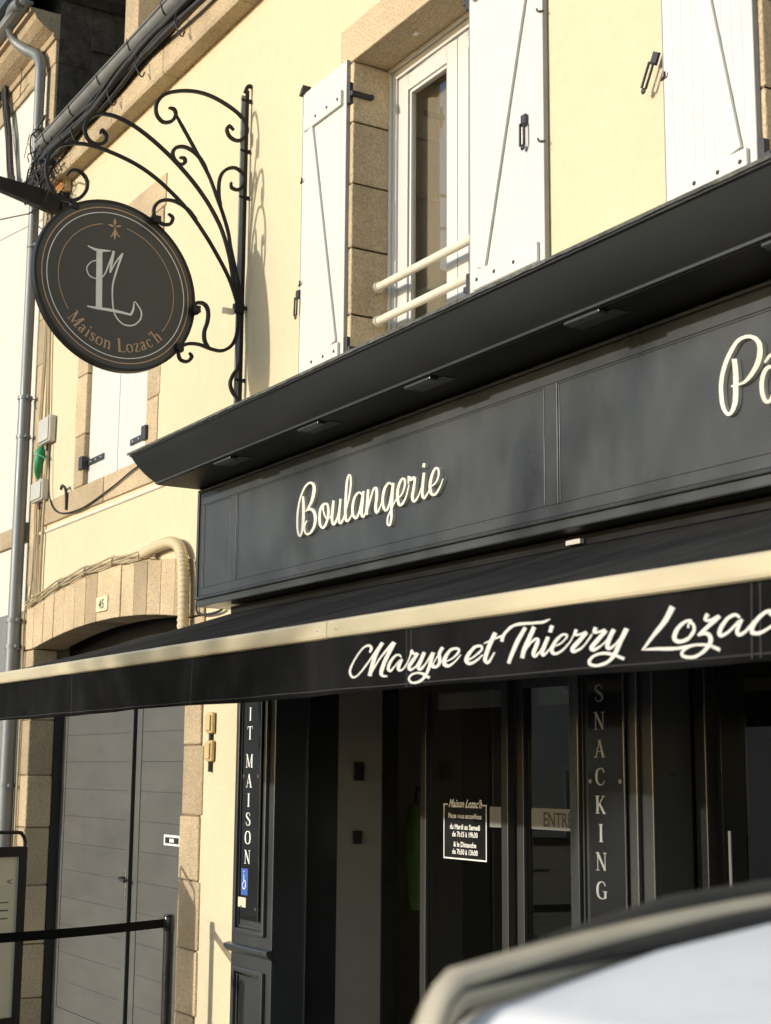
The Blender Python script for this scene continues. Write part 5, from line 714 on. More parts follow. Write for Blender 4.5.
ya, ta = R(6.53), R(4.36)
dn = Vector((math.cos(ya)*math.cos(ta), math.sin(ya)*math.cos(ta), math.sin(ta))); d1 = Vector((-math.sin(ya), math.cos(ya), 0)); d2 = dn.cross(d1)
DC = Vector((XS, -.834, 4.494))
sign = thing('hanging_sign', tuple(DC - d2*.5), 'round charcoal hanging sign with white monogram and copper bakery name', 'sign')
def D(u, v, w): return DC + d1*u + d2*v + dn*(.018+w)
def disc_ring(r0, r1, w, a0=0, a1=360, n=120, t=.0012):
    m = MB(); vs = []; k = max(8, int(n*abs(a1-a0)/360)); full = abs(a1-a0) >= 360
    for i in range(k if full else k+1):
        a = R(a0+(a1-a0)*i/k); vs += [D(r0*math.cos(a), r0*math.sin(a), w), D(r1*math.cos(a), r1*math.sin(a), w), D(r1*math.cos(a), r1*math.sin(a), w-t), D(r0*math.cos(a), r0*math.sin(a), w-t)]
    q = len(vs)//4; fs = []
    for i in range(q if full else q-1):
        a = 4*i; b = 4*((i+1) % q); fs += [(a,a+1,b+1,b),(a+1,a+2,b+2,b+1),(a+2,a+3,b+3,b+2),(a+3,a,b,b+3)]
    if not full: fs += [(0,3,2,1),(4*q-4,4*q-3,4*q-2,4*q-1)]
    return m.add(vs, fs)
mb = MB(); ringA = []; ringB = []
for i in range(96):
    a = 2*math.pi*i/96; ringA.append(DC + d1*.512*math.cos(a)+d2*.512*math.sin(a)-dn*.018); ringB.append(DC + d1*.512*math.cos(a)+d2*.512*math.sin(a)+dn*.018)
n96 = list(range(96)); mb.add(ringA+ringB, [tuple(n96[::-1]), tuple(i+96 for i in n96)]+[(i, (i+1) % 96, 96+(i+1) % 96, 96+i) for i in range(96)])
panel = mb.build('panel', M['disc'], sign)
mb = disc_ring(.500, .516, .004, t=.044); mb.build('rim', M['black_iron'], sign)
mb = disc_ring(.4655, .4715, .0012); mb.build('copper_ring', M['disc_gold'], sign)
mb = disc_ring(.4355, .4405, .0012); mb.build('white_ring', M['disc_white'], sign)
mb = disc_ring(.3665, .3705, .0012, 104.7, 214.3); m2 = disc_ring(.3665, .3705, .0012, -37.5, 80); mb.add(m2.v, m2.f); mb.build('copper_arc', M['disc_gold'], sign)
mb = MB(); strokes(mb, T_DISCW, .0002, D, .0012, .0006); mb.build('monogram', M['disc_white'], sign)
mb = MB(); strokes(mb, T_DISCG, .0002, D, .0012, .0006); mb.build('ermine_mark', M['disc_gold'], sign)
mb = MB(); word = "Maison Lozac'h"; size = .079
adv = [serif_rows(ch)[1]*size*1.06+.006 for ch in word]; tot = sum(adv); rb = .402
span = R(-42.0 + 141.5); acc = 0
for ch, a in zip(word, adv):
    ang = R(-141.5) + span*(acc + a/2)/tot; acc += a
    er = Vector((math.cos(ang), math.sin(ang))); et = Vector((-math.sin(ang), math.cos(ang)))
    if ch == ' ': mb.build('lettering', M['disc_gold'], sign); mb = MB(); continue
    serif_at(mb, ch, size, lambda u, v, w, er=er, et=et: D(*(er*(rb-v)+et*u), w), .0012, True, 1.08)
mb.build('lettering', M['disc_gold'], sign)
mb = MB()
for (yy, zz) in ((-1.13,4.965),(-.60,4.945),(-.345,4.44),(-.405,4.17)):
    v = Vector((XS, yy, zz)); c_ = DC + (v-DC).normalized()*.505
    mb = MB(); mb.tube([v, c_], .011, 8); mb.boxm(Matrix.Translation(c_), .05, .045, .04); mb.build('hanger', M['black_iron'], sign)

# ------------------------------------------------------------------ bakery shop front
shop = thing('shop_front', (-4, 0, 0), 'anthracite wooden bakery shop front with cornice, lettered board and pilasters', 'shop front')
SXL, SXR = -7.85, 1.6
mb = MB()
prof = [(0,3.345),(-.575,3.345),(-.585,3.345),(-.585,3.356)]+[(-.585-.148*(k/22), 3.356+.128*(.62*(k/22)+.38*(k/22)**2.4)) for k in range(1, 23)]+[(-.745,3.486),(-.745,3.505),(0,3.66)]
mb.prism(prof, 'x', SXL, SXR)
corn = mb.build('cornice', M['cornice_paint'], shop, bevel=.002)
mb = MB(); mb.box(SXL+.004, SXR-.004, -.572, -.289, 3.3415, 3.3448); mb.build('soffit', M['soffit'], corn)
mb = MB(); N_ = 260; vs = []
for i in range(N_+1):
    x = SXL-.012 + (SXR-SXL+.012)*i/N_; j = random.uniform(-.0018,.0018)
    vs += [(x, -.752+j*.6, 3.494+random.uniform(-.002,.001)), (x, -.753+j, 3.506+j*.5), (x, -.70, 3.522), (x, -.02, 3.668)]
mb.add(vs, [(4*i+k, 4*i+k+1, 4*i+4+k+1, 4*i+4+k) for i in range(N_) for k in range(3)])
mb.build('flashing', M['flashing'], corn)
for x in (-6.99,-6.05,-5.10,-4.02,-3.05,-2.1,-1.15,-.2,.75):
    m = MB(); m.box(x-.10, x+.10, -.572, -.530, 3.328, 3.341); lb = m.build('spotlight', M['anthracite'], shop, bevel=.004)
    m = MB(); m.box(x-.13, x+.13, -.528, -.46, 3.339, 3.3412); m.build('recess', M['black_paint'], lb)
# lettered board
mb = MB(); BF = -.300
mb.box(SXL, SXR, -.3010, -.06, 2.662, 3.3412)
board = mb.build('sign_board', M['board_paint'], shop)
mb = MB()
def stile(x0, x1, z0, z1, y=-.306): mb.box(x0, x1, y, -.3015, z0, z1)
stile(SXL, SXR, 3.245, 3.318); stile(SXL, SXR, 2.720, 2.765); stile(SXL, SXR, 2.664, 2.700, -.3055)
for a, b in ((SXL, -7.79), (-7.425, -7.355), (-4.585, -4.505), (-.75,-.68)): stile(a, b, 2.7655, 3.2445, -.3058)
mb.build('board_frame', M['board_paint'], board, bevel=.003)
mb = MB()
mb.prism([(-.3060,2.7005),(-.320,2.7005),(-.323,2.708),(-.316,2.716),(-.3060,2.7195)], 'x', SXL-.006, SXR); mb.box(SXL-.006, SXL+.018, -.316, -.3065, 2.7205, 3.318); mb.prism([(-.3060,3.3185),(-.316,3.3185),(-.320,3.330),(-.3060,3.3405)], 'x', SXL, SXR)
for x0, x1 in ((-7.785,-7.43),(-7.35,-4.59),(-4.50,-.755)):
    mb.box(x0, x1, -.3045, -.3015, 2.766, 2.774); mb.box(x0, x1, -.3045, -.3015, 3.236, 3.244); mb.box(x0, x0+.008, -.3045, -.3015, 2.7745, 3.2355); mb.box(x1-.008, x1, -.3045, -.3015, 2.7745, 3.2355)
mb.build('board_moulding', M['board_paint'], board, bevel=.002)
mb = MB()
strokes(mb, T_BOARD[:18], .001, lambda u, v, w: (u, -.3005-w, v), .0175, .0008); mb.build('raised_lettering', M['letter'], board); mb = MB(); strokes(mb, T_BOARD[18:], .001, lambda u, v, w: (u, -.3005-w, v), .0175, .0008); mb.build('raised_lettering', M['letter'], board)
# header behind the awning and the awning housing
mb = MB(); mb.box(-7.42, SXR, -.055, .02, 2.30, 2.66); mb.build('header', M['soffit'], shop)  # shade behind the awning is put into the header's black

# pilasters
def pilaster(x0, x1, word, x_t, zs, size, m_letter, wide):
    yf = -.085
    mb = MB(); mb.box(x0, x1, yf, .105, G0, 2.42); pl = mb.build('pilaster', M['anthracite'], shop, bevel=.004)
    xa, xb = x0+.062, x1-.062
    mb = MB(); f = .022
    def ring(xa, xb, za, zb, y0, f):
        mb.box(xa, xa+f, y0, yf-.0005, za, zb); mb.box(xb-f, xb, y0, yf-.0005, za, zb); mb.box(xa+f, xb-f, y0, yf-.0005, za, za+f); mb.box(xa+f, xb-f, y0, yf-.0005, zb-f, zb)
    ring(xa, xb, .885, 2.36, yf-.022, f); ring(xa+f+.006, xb-f-.006, .885+f+.006, 2.33, yf-.010, .012)
    ring(xa, xb, -.06, .70, yf-.022, f); ring(xa+f+.006, xb-f-.006, -.06+f+.006, .67, yf-.010, .012)
    mb.build('panel_moulding', M['anthracite'], pl, bevel=.005)
    mb = MB(); mb.prism([(yf,.770),(yf-.016,.778),(yf-.032,.795),(yf-.036,.812),(yf-.032,.818),(yf,.824)], 'x', x0-.028, x1+.01); mb.build('ledge', M['anthracite'], pl, bevel=.003); mb = MB(); mb.box(x0-.03, x1+.015, yf-.028, yf-.0005, G0, -.10)
    mb.build('plinth', M['anthracite'], pl, bevel=.003)
    c = (x0+x1)/2
    mb = MB(); mb.box(c-.105, c+.105, yf-.018, yf-.013, .955, 2.30); plate = mb.build('letter_plate', M['plate'], pl, bevel=.001)
    mb = MB()
    for z in (1.02, 1.72, 2.24):
        for sx in (-.088, .088): mb = MB(); mb.cyl((c+sx, yf-.014, z), .009, 'y', .018, 10); mb.build('stud', M['steel'], pl)
    mb = MB(); mb.box(c+.1055, c+.1085, yf-.0185, yf-.0125, .955, 2.30); mb.build('plate_edge', M['steel'], pl)
    mb = MB()
    for ch, z in zip(word, zs): mb = MB(); serif_at(mb, ch, size, lambda u, v, w, z=z: (x_t+u, yf-.0184-w, z-size/2+v), .0012, True, wide); mb.build('letter', m_letter, pl)
    return pl
p1 = pilaster(-7.75, -7.265, 'FAITMAISON', -7.535, [2.263,2.160,2.057,1.954,1.802,1.695,1.591,1.489,1.391,1.288], .072, M['white_vinyl'], 1.35)
p2 = pilaster(-4.74, -4.25, 'SNACKING', -4.527, [2.052-.1048*i for i in range(8)], .066, M['silver'], 1.3)
mb = MB(); mb.box(-7.60,-7.52,-.1052,-.1038,1.085,1.225); st = mb.build('access_sticker', M['blue_vinyl'], p1)
mb = MB(); y = -.1062
def D2(u, v): return (-7.56+u, y, 1.15+v)
pts = [D2(-.008,.045),D2(-.006,.012),D2(.012,.010),D2(.020,-.02)]
for a, b in zip(pts[:-1], pts[1:]): mb.flatbar([a, b], .001, .007, (0,1,0))
mb.flatbar([D2(.018*math.cos(R(a))-.004, .018*math.sin(R(a))-.014) for a in range(100, 400, 20)], .001, .006, (0,1,0))
mb.flatbar([D2(-.008,.056), D2(-.008,.062)], .001, .010, (0,1,0)); mb.build('wheelchair_symbol', M['white_vinyl'], st)
mb = MB(); mb.box(-7.635,-7.54,-.1052,-.1038,1.02,1.072); mb.build('label_sticker', M['paper'], p1)

# entrance recess
GY = .70
mb = MB()
mb.box(-7.45,-7.27,.1055,.305,G0,2.42); mb.box(-7.29,-7.262,.112,.120,G0,2.42)
mb.build('recess_panel', M['black_paint'], shop, bevel=.003)
mb = MB(); mb.box(-7.266,-7.2545,.1065,.1115,G0,2.42); mb.build('edge_highlight', M['steel'], shop)  # bright strip paints the highlight along the panel edge
mb = MB(); mb.box(-7.45,-7.272,.306,.585,G0,2.42); mb.build('recess_wall', M['int_wall'], shop)
mb = MB(); mb.box(-7.45,-7.266,.586,.69,G0,2.42); mb.box(-4.73,-4.26,.1055,.76,G0,2.42); mb.box(-7.45,-4.74,.03,.76,2.421,2.65); mb.box(-7.45,-4.26,GY+.06,GY+.12,2.25,2.42)
mb.build('door_casing', M['black_paint'], shop, bevel=.003)
mb = MB(); mb.box(-7.268,-7.25,.40,.46,1.70,1.80); mb.build('switch', M['black_iron'], shop, bevel=.003); mb = MB(); mb.box(-7.268,-7.25,.40,.45,1.36,1.43); mb.build('switch', M['black_iron'], shop, bevel=.003)
def glass_leaf(x0, x1, y, sw):
    mb = MB(); z1 = 2.25
    mb.box(x0, x0+sw, y, y+.045, G0+.02, z1); mb.box(x1-sw, x1, y, y+.045, G0+.02, z1); mb.box(x0+sw, x1-sw, y, y+.045, G0+.02, .0); mb.box(x0+sw, x1-sw, y, y+.045, z1-.08, z1)
    d = mb.build('glass_door', M['alu'], shop, bevel=.003)
    mb = MB(); mb.box(x0+sw-.005, x1-sw+.005, y+.018, y+.026, -.005, z1-.075); mb.build('pane', M['shop_glass'], d)
    return d
g1 = glass_leaf(-7.055, -6.24, GY, .055); g2 = glass_leaf(-6.235, -4.80, GY+.05, .06)
mb = MB(); mb.box(-6.99,-6.31,GY+.075,GY+.080,2.085,2.24); mb.build('reflection_band', M['reflection_blind'], g1)  # added strips stand in for a pale reflection across the glass tops
mb = MB(); mb.box(-6.14,-4.89,GY+.125,GY+.130,2.085,2.24); mb.build('reflection_band', M['reflection_blind'], g2)
mb = MB(); mb.box(-7.26, -4.74, GY-.01, GY+.1, 2.251, 2.42); mb.build('transom', M['black_paint'], shop)
mb = MB(); mb.box(-6.838,-6.439,GY+.012,GY+.016,1.30,1.585); stk = mb.build('opening_hours', M['black_paint'], g1)
mb = MB(); y = GY+.0105
for (a, b, c, d_) in ((-6.838,-6.8305,1.30,1.585),(-6.4465,-6.439,1.30,1.585),(-6.8305,-6.4465,1.30,1.3075),(-6.8305,-6.80,1.5775,1.585),(-6.475,-6.4465,1.5775,1.585)): mb.box(a, b, y, y+.001, c, d_)
cx_ = -6.638
text_mesh(mb, "Maison Lozac'h", .058, lambda u, v: (cx_+u, y, 1.568+v), shear=.5, narrow=.86, bold=.0012)
for z, s_, tx in ((1.512,.036,'Nous vous accueillons'),(1.455,.037,'du Mardi au Samedi'),(1.417,.037,'de 7h15 à 19h30'),(1.365,.037,'& le Dimanche'),(1.327,.037,'de 7h30 à 13h00')):
    text_mesh(mb, tx, s_, lambda u, v, z=z: (cx_+u, y, z+v), bold=.0009, narrow=.95)
mb.build('lettering', M['white_vinyl'], stk)
mb = MB(); mb.box(-6.42,-6.32,GY+.0165,GY+.0175,1.476,1.578); mb.build('frosted_band', M['film'], g1)
mb = MB(); mb.box(-6.13,-4.91,GY+.0655,GY+.0665,1.476,1.578); fb = mb.build('frosted_band', M['film'], g2)
mb = MB(); text_mesh(mb, 'ENTRÉE', .098, lambda u, v: (-6.035+u, GY+.064, 1.492+v), align='LEFT', narrow=.80, bold=.001); mb.build('lettering', M['ink'], fb)
# shop window on the right
mb = MB(); wy = .13
mb.box(-4.24, SXR, wy-.03, wy+.09, G0, .62); mb.box(-4.24, SXR, wy-.02, wy+.08, 2.22, 2.42)
for x in (-4.24,-2.2,-.4,1.4): mb.box(x, x+.06, wy-.02, wy+.06, .621, 2.219)
sw = mb.build('shop_window', M['black_paint'], shop, bevel=.004)
mb = MB(); mb.box(-4.16, SXR, wy+.02, wy+.028, .62, 2.22); mb.build('pane', M['shop_glass'], sw)
mb = MB(); mb.box(-4.07,-4.058,wy-.026,wy-.021,.9,1.55); mb.build('door_pull', M['steel'], sw)
# the room behind the glass
mb = MB(); mb.box(-9, SXR+.4, 5.0, 5.1, G0, 2.9); mb.box(-9.1,-9, .8, 5.0, G0, 2.9); mb.box(SXR+.4,SXR+.5,.8,5.0,G0,2.9); mb.box(-9, SXR+.4, .8, 5.0, 2.66, 2.8); mb.box(-9,-7.46,.75,.8,G0,2.66); mb.box(-9, SXR+.4, .75, 5, G0-.02, G0+.008)
mb.build('shop_room', M['int_room'], shop)
ct = thing('display_counter', (-5.6, 3.0, 0), 'dim bakery display counter inside behind the glass doors', 'counter')
mb = MB(); mb.box(-7.4,-3.6,2.7,3.4,G0+.01,.95); mb.build('body', M['int_dark'], ct, bevel=.01)
mb = MB(); mb.box(-7.45,-3.55,2.65,3.45,.955,.99); mb.build('counter_top', M['int_wall'], ct, bevel=.006)
sh_ = thing('bread_shelf', (-5.2, 4.8, 0), 'dim wall shelf unit inside the shop behind the counter', 'shelf')
mb = MB()
for z in (1.1,1.45,1.8,2.15): mb.box(-7.2,-3.4,4.6,4.98,z,z+.03)
mb.box(-7.25,-7.2,4.6,4.98,.8,2.3); mb.box(-3.4,-3.35,4.6,4.98,.8,2.3); mb.build('rack', M['int_wall'], sh_)
t = thing('wall_screen', (-4.35, 1.0, 1.7), 'small lit turquoise screen behind the right shop window', 'screen')
mb = MB(); mb.box(-4.72,-4.36,.96,1.0,1.80,2.02); mb.build('casing', M['black_paint'], t, bevel=.004)
mb = MB(); mb.box(-4.70,-4.38,.955,.959,1.82,2.0); mb.build('display', M['screen'], t)
mb = MB(); mb.box(-4.56,-4.52,.98,1.0,G0+.01,1.80); mb.build('stand', M['black_iron'], t)
# green garment seen in the door gap
rings = []
for z, xc, yc, rx, ry in ((1.56,-7.57,1.0,.02,.02),(1.52,-7.565,1.0,.05,.04),(1.44,-7.565,1.0,.075,.05),(1.34,-7.575,1.0,.085,.055),(1.26,-7.575,.99,.085,.055),(1.18,-7.555,.985,.078,.05),(1.08,-7.54,.98,.066,.045),(1.0,-7.52,.975,.06,.042),(.97,-7.515,.975,.05,.035)):
    rings.append([(xc+rx*(1+.12*math.sin(3*t+z*9))*math.cos(t), yc+ry*(1+.15*math.sin(4*t+z*7))*math.sin(t), z) for t in [2*math.pi*k/18 for k in range(18)]])
t = thing('green_garment', (-7.56, 1.0, .97), 'green garment glimpsed in the dark gap left of the glass door', 'garment')
mb = MB(); mb.loft(rings); mb.build('cloth', M['shirt'], t)
mb = MB(); mb.tube(catmull([(-7.57,1.0,1.55),(-7.57,1.0,1.62),(-7.60,1.03,1.66),(-7.57,1.06,1.63)], 4), .006, 6); mb.tube([(-7.57,1.06,1.63),(-7.57,1.06,G0+.01)], .012, 8); mb.cyl((-7.57,1.06,G0+.022), .12, 'z', .025, 16); mb.build('stand_hook', M['black_iron'], t)

# ------------------------------------------------------------------ awning
aw = thing('awning', (-3.2, -.2, 2.1), 'extended black fabric awning with beige front bar and white script valance', 'awning')
AX, AXR = -7.66, 1.3
def wav(x, z): return .0055*math.sin(x*5.1+1)+.0075*math.sin(x*11.3+.8*math.sin(x*3))*(2.2-z)/.2+.003*math.sin(x*2.3)
mb = MB(); nx, nz = 260, 8; vs = []
for i in range(nx+1):
    x = AX+.012+(AXR-AX-.02)*i/nx
    for j in range(nz+1):
        zt = 2.154+(-2.25-x)*.0036+.004; z = zt-(zt-1.986)*j/nz; zz = z + (.0035*math.sin(x*3.1)*(j/nz))
        vs.append((x, -1.489+wav(x, z), zz))
fs = [(i*(nz+1)+j, (i+1)*(nz+1)+j, (i+1)*(nz+1)+j+1, i*(nz+1)+j+1) for i in range(nx) for j in range(nz)]
mb.add(vs, fs, True); val = mb.build('valance', M['fabric'], aw); s = val.modifiers.new('thick','SOLIDIFY'); s.thickness = .002; s.offset = 0
mb = MB()
for x in (-6.52,-5.205,-3.70,-3.675,-2.32,-2.295,-1.0): mb.flatbar([(x, -1.4905+wav(x, z_), z_) for z_ in (2.16,2.1,2.04,1.99)], .0018, .004, (0,1,0))
mb.flatbar([(AX+.02+(AXR-AX-.04)*i/120, -1.4905+wav(AX+.02+(AXR-AX-.04)*i/120, 2.0), 2.0) for i in range(121)], .0018, .003, (0,1,0))
mb.build('seam', mat('awning_thread', rgb(.026,.025,.023), .9, .1, 9), val)
mb = MB(); strokes(mb, T_AWN, .001, lambda u, v, w: (u, -1.4905+wav(u, v)-w, v), .0012, .0008); mb.build('script_lettering', M['print'], val)
mb = MB()
prof = [(-1.44,0),(-1.494,0),(-1.502,.004),(-1.504,.012),(-1.504,.048),(-1.501,.056),(-1.492,.060),(-1.44,.060)]
def barz(x): return 2.154 + (-2.25-x)*.0036
def barseg(a, b):
    v = [(a, y_, barz(a)+z_) for y_, z_ in prof] + [(b, y_, barz(b)+z_) for y_, z_ in prof]; n = len(prof)
    mb.add(v, [tuple(range(n)), tuple(range(2*n-1, n-1, -1))]); mb.add(v, [(i, n+i, n+(i+1) % n, (i+1) % n) for i in range(n)])
barseg(AX, -4.153); barseg(-4.150, -1.2); barseg(-1.197, AXR)
bar = mb.build('front_bar', M['bar'], aw)
mb = MB(); mb.box(AX-.02, AX-.0005, -1.508, -1.435, barz(AX)-.004, barz(AX)+.064); mb.build('end_cap', M['bar'], bar, bevel=.006)
for x in (-4.21,-4.09,-1.26): mb = MB(); mb.dome((x,-1.504,barz(x)+.03), .005, (0,-1,0), .5, 8, 3); mb.build('screw', M['steel'], bar)
mb = MB(); nx, ny = 120, 16; vs = []
for i in range(nx+1):
    x = AX+.02+(AXR-AX-.04)*i/nx
    for j in range(ny+1):
        t_ = j/ny; yy = -.20-1.27*t_; z = 2.612-(.402-(-2.25-x)*.0036)*t_-.008*math.sin(math.pi*t_)*(1+.35*math.sin(x*1.7)) + .004*math.sin(x*6+t_*3)*math.sin(math.pi*t_)
        vs.append((x, yy, z))
mb.add(vs, [(i*(ny+1)+j, (i+1)*(ny+1)+j, (i+1)*(ny+1)+j+1, i*(ny+1)+j+1) for i in range(nx) for j in range(ny)], True)
fab = mb.build('canopy', M['canopy'], aw); s = fab.modifiers.new('thick','SOLIDIFY'); s.thickness = .002
mb = MB(); mb.box(AX+.02, AXR, -.19, -.06, 2.50, 2.655); mb.tube([(AX+.03,-.17,2.565),(AXR-.01,-.17,2.565)], .04, 12); mb.build('housing', M['soffit'], aw)
mb = MB(); mb.box(-4.58,-4.49,-.215,-.192,2.618,2.638); mb.build('bracket_cap', M['white_vinyl'], aw, bevel=.003)
for x, d in ((-7.2,1),(-4.3,-1),(-3.6,1),(-.6,-1)):
    mb = MB(); mb.tube([(x,-.2,2.47),(x+d*.75,-.8,2.33)], .025, 10); mb.tube([(x+d*.75,-.8,2.33),(x+d*.1,-1.43,2.19)], .022, 10); mb.build('folding_arm', M['black_iron'], aw)

# ------------------------------------------------------------------ barrier post and belt, menu board
def post(x, y, lab):
    t = thing('barrier_post', (x, y, 0), lab, 'barrier post', 'belt barrier posts')
    m = MB(); m.tube([(x,y,G0+.02),(x,y,.845)], .030, 20); m.build('tube', M['black_iron'], t)
    m = MB(); m.tube([(x,y,.845),(x,y,.925)], .034, 20); m.cyl((x,y,.93), .030, 'z', .012, 20); m.build('head', M['black_paint'], t, bevel=.003)
    m = MB(); m.tube([(x,y,G0+.002),(x,y,G0+.02),(x,y,G0+.035)], [.17,.165,.05], 28); m.build('foot', M['black_iron'], t)
    return t
post(-8.23, -.25, 'black barrier post standing beside the grey door in front of stone jamb')
post(-7.86, -1.46, 'black barrier post at the left picture edge holding the belt end')
mb = MB(); vs = []
A_, B_ = Vector((-8.22,-.285,.888)), Vector((-7.87,-1.425,.888)); N_ = 20
for i in range(N_+1):
    t_ = i/N_; p = A_.lerp(B_, t_); p.z -= .006*math.sin(math.pi*t_); dx = Vector((.0012,0,0)); h = .0245
    vs += [p+Vector((0,0,h))+dx, p-Vector((0,0,h))+dx, p-Vector((0,0,h))-dx, p+Vector((0,0,h))-dx]
mb.add(vs, [(4*i+k, 4*i+(k+1) % 4, 4*i+4+(k+1) % 4, 4*i+4+k) for i in range(N_) for k in range(4)]+[(0,1,2,3),(4*N_+3,4*N_+2,4*N_+1,4*N_)])
o = mb.build('barrier_belt', M['belt']); tag(o, 'black retractable belt stretched across the door below the handle', 'barrier belt')

mt = thing('menu_board', (-8.745, -1.245, 0), 'black framed pavement menu board with beige sheet and rounded top handle', 'menu board')
P0 = Vector((-8.80,-.92,0)); P1 = Vector((-8.70,-1.57,0)); ex = (P1-P0).normalized(); en = Vector((-ex.y, ex.x, 0))
if en.x < 0: en = -en
W_ = (P1-P0).length
def BP(u, z, w): return P0 + ex*u + en*w + Vector((0,0,z))
def bbox(m, u0, u1, z0, z1, w0, w1):
    m.add([BP(u,z,w) for w in (w0,w1) for u,z in ((u0,z0),(u1,z0),(u1,z1),(u0,z1))], [(0,1,2,3),(7,6,5,4),(0,4,5,1),(1,5,6,2),(2,6,7,3),(3,7,4,0)])
mb = MB()
bbox(mb,0,.045,.06,1.30,-.02,.02); bbox(mb,W_-.045,W_,.06,1.30,-.02,.02); bbox(mb,.045,W_-.045,1.245,1.30,-.02,.02); bbox(mb,.045,W_-.045,.29,.345,-.02,.02)
fr = mb.build('frame', M['black_iron'], mt, bevel=.004)
mb = MB(); bbox(mb,.046,W_-.046,.346,1.244,-.008,.004); sheet = mb.build('sheet', M['paper'], mt)
for (u, z, l, h) in ((.10,.985,.055,.006),(.10,.94,.16,.007),(.10,.895,.10,.006),(.24,1.06,.16,.02),(.2,.80,.25,.006),(.18,.75,.28,.006),(.2,.7,.22,.006)): mb = MB(); bbox(mb,u,u+l,z,z+h,.0042,.005); mb.build('printed_line', M['ink'], sheet)
mb = MB()
for s_ in (-1,1): mb.flatbar([BP(.085+.03,1.105,.005), BP(.085,1.105+s_*.012,.005)], .001, .004, en)
mb.build('printed_mark', M['ink'], sheet)
mb = MB(); mb.tube(catmull([BP(.012,1.29,0),BP(.012,1.335,0),BP(.03,1.37,0),BP(.07,1.383,0),BP(W_/2,1.385,0),BP(W_-.07,1.383,0),BP(W_-.03,1.37,0),BP(W_-.012,1.335,0),BP(W_-.012,1.29,0)], 6), .011, 8); mb.build('handle', M['black_iron'], mt)
mb = MB(); mb.add([BP(0.0,1.29,-.022),BP(.04,1.29,-.022),BP(.04,G0,-.30),BP(0,G0,-.30),BP(0,1.29,-.05),BP(.04,1.29,-.05),BP(.04,G0,-.33),BP(0,G0,-.33)], [(0,1,2,3),(7,6,5,4),(0,4,5,1),(1,5,6,2),(2,6,7,3),(3,7,4,0)])
mb.add([BP(W_-.04,1.29,-.022),BP(W_,1.29,-.022),BP(W_,G0,-.30),BP(W_-.04,G0,-.30),BP(W_-.04,1.29,-.05),BP(W_,1.29,-.05),BP(W_,G0,-.33),BP(W_-.04,G0,-.33)], [(0,1,2,3),(7,6,5,4),(0,4,5,1),(1,5,6,2),(2,6,7,3),(3,7,4,0)])
bbox(mb,0,.045,G0,.06,-.03,.03); bbox(mb,W_-.045,W_,G0,.06,-.03,.03); mb.build('leg', M['black_iron'], mt)

# ------------------------------------------------------------------ parked car close to the camera
car = thing('parked_car', (1.0, -2.33, ROAD), 'pale blue white car parked at the kerb with dark rear spoiler', 'car')
CXc = -2.30
def rsec(x, zb, zt, hw, crown, n=9, tuck=.12, rr=.16):
    """closed cross-section at x: bottom zb, shoulder, roof zt with crown and rounded corners"""
    pts = []
    pts += [(x, CXc-hw+.02, zb), (x, CXc-hw, zb+.25*(zt-zb))]
    pts += [(x, CXc-hw+tuck*.5, zb+.62*(zt-zb)), (x, CXc-hw+tuck, zt-rr-crown)]
    a0 = CXc-hw+tuck
    for k in range(1, 5):
        t = R(90*k/4); pts.append((x, a0+rr*1.15*(1-math.cos(t)), zt-crown-rr+rr*math.sin(t)))
    a = a0+rr*1.15; b = 2*CXc-a
    for k in range(1, 8):
        u = k/8; pts.append((x, a+(b-a)*u, zt-crown+crown*math.sin(math.pi*u)**.8))
    m = [(p[0], 2*CXc-p[1], p[2]) for p in pts[:8]][::-1]
    return pts + m
body = [(-1.42,.30,.98,.80,.02),(-1.40,.22,1.02,.85,.02),(-1.30,.20,1.05,.88,.02),(-1.0,.18,1.06,.895,.02),(.0,.18,1.03,.90,.02),(1.4,.18,1.00,.90,.02),(2.2,.2,.98,.885,.03),(2.75,.22,.90,.85,.03),(2.98,.28,.80,.76,.03)]
mb = MB(); mb.loft([rsec(x, zb+ROAD+.05, zt, hw, cr, tuck=.03, rr=.10) for x, zb, zt, hw, cr in body]); mb.build('body', M['car_white'], car)
def gsec(x, zt, hw, crown): return rsec(x, 1.0, zt, hw, crown, tuck=.05, rr=.05)
mb = MB(); mb.loft([gsec(x, z, hw, cr) for x, z, hw, cr in ((-1.38,1.06,.86,.01),(-1.25,1.44,.83,.03),(-1.20,1.560,.77,.055),(-1.15,1.618,.79,.072),(-1.11,1.628,.80,.075),(-.6,1.642,.82,.075),(.3,1.62,.85,.06),(.9,1.585,.85,.05),(1.15,1.55,.84,.04),(1.75,1.12,.82,.02))]); mb.build('roof', M['car_white'], car)
# spoiler across the rear edge of the roof, bending down at both sides
def edge_strip(sec, m_, name, fade):
    m = MB(); rings = []
    for k in range(81):
        u = -1+2*k/80; y = CXc+.825*u; z = 1.553+.075*max(0, math.cos(u*math.pi/2))**.9 - .12*max(0, (abs(u)-.90)/.10)**2
        sw = .035*abs(u)**3 + .03*max(0, abs(u)-.9)/.1
        f = 1-.95*min(1, max(0, abs(u)-.50)/.46) if fade else 1
        x0 = sec[0][0] if name == 'spoiler' else sec[-1][0]
        rings.append([(x0+(x-x0)*f+sw, y, z+h*f) for x, h in sec])
    m.loft(rings); return m.build(name, m_, car)
edge_strip([(-1.120,-.008),(-1.127,0),(-1.140,.006),(-1.140,-.02)], M['car_rubber'], 'roof_seal', True)
edge_strip([(-1.1405,-.02),(-1.1405,.0065),(-1.152,.010),(-1.167,.013),(-1.19,-.01)], M['tan_reflection'], 'spoiler_edge', False)
edge_strip([(-1.1675,-.012),(-1.1675,.0135),(-1.20,.022),(-1.23,.017),(-1.235,.004),(-1.20,-.02)], M['car_rubber'], 'spoiler', True)
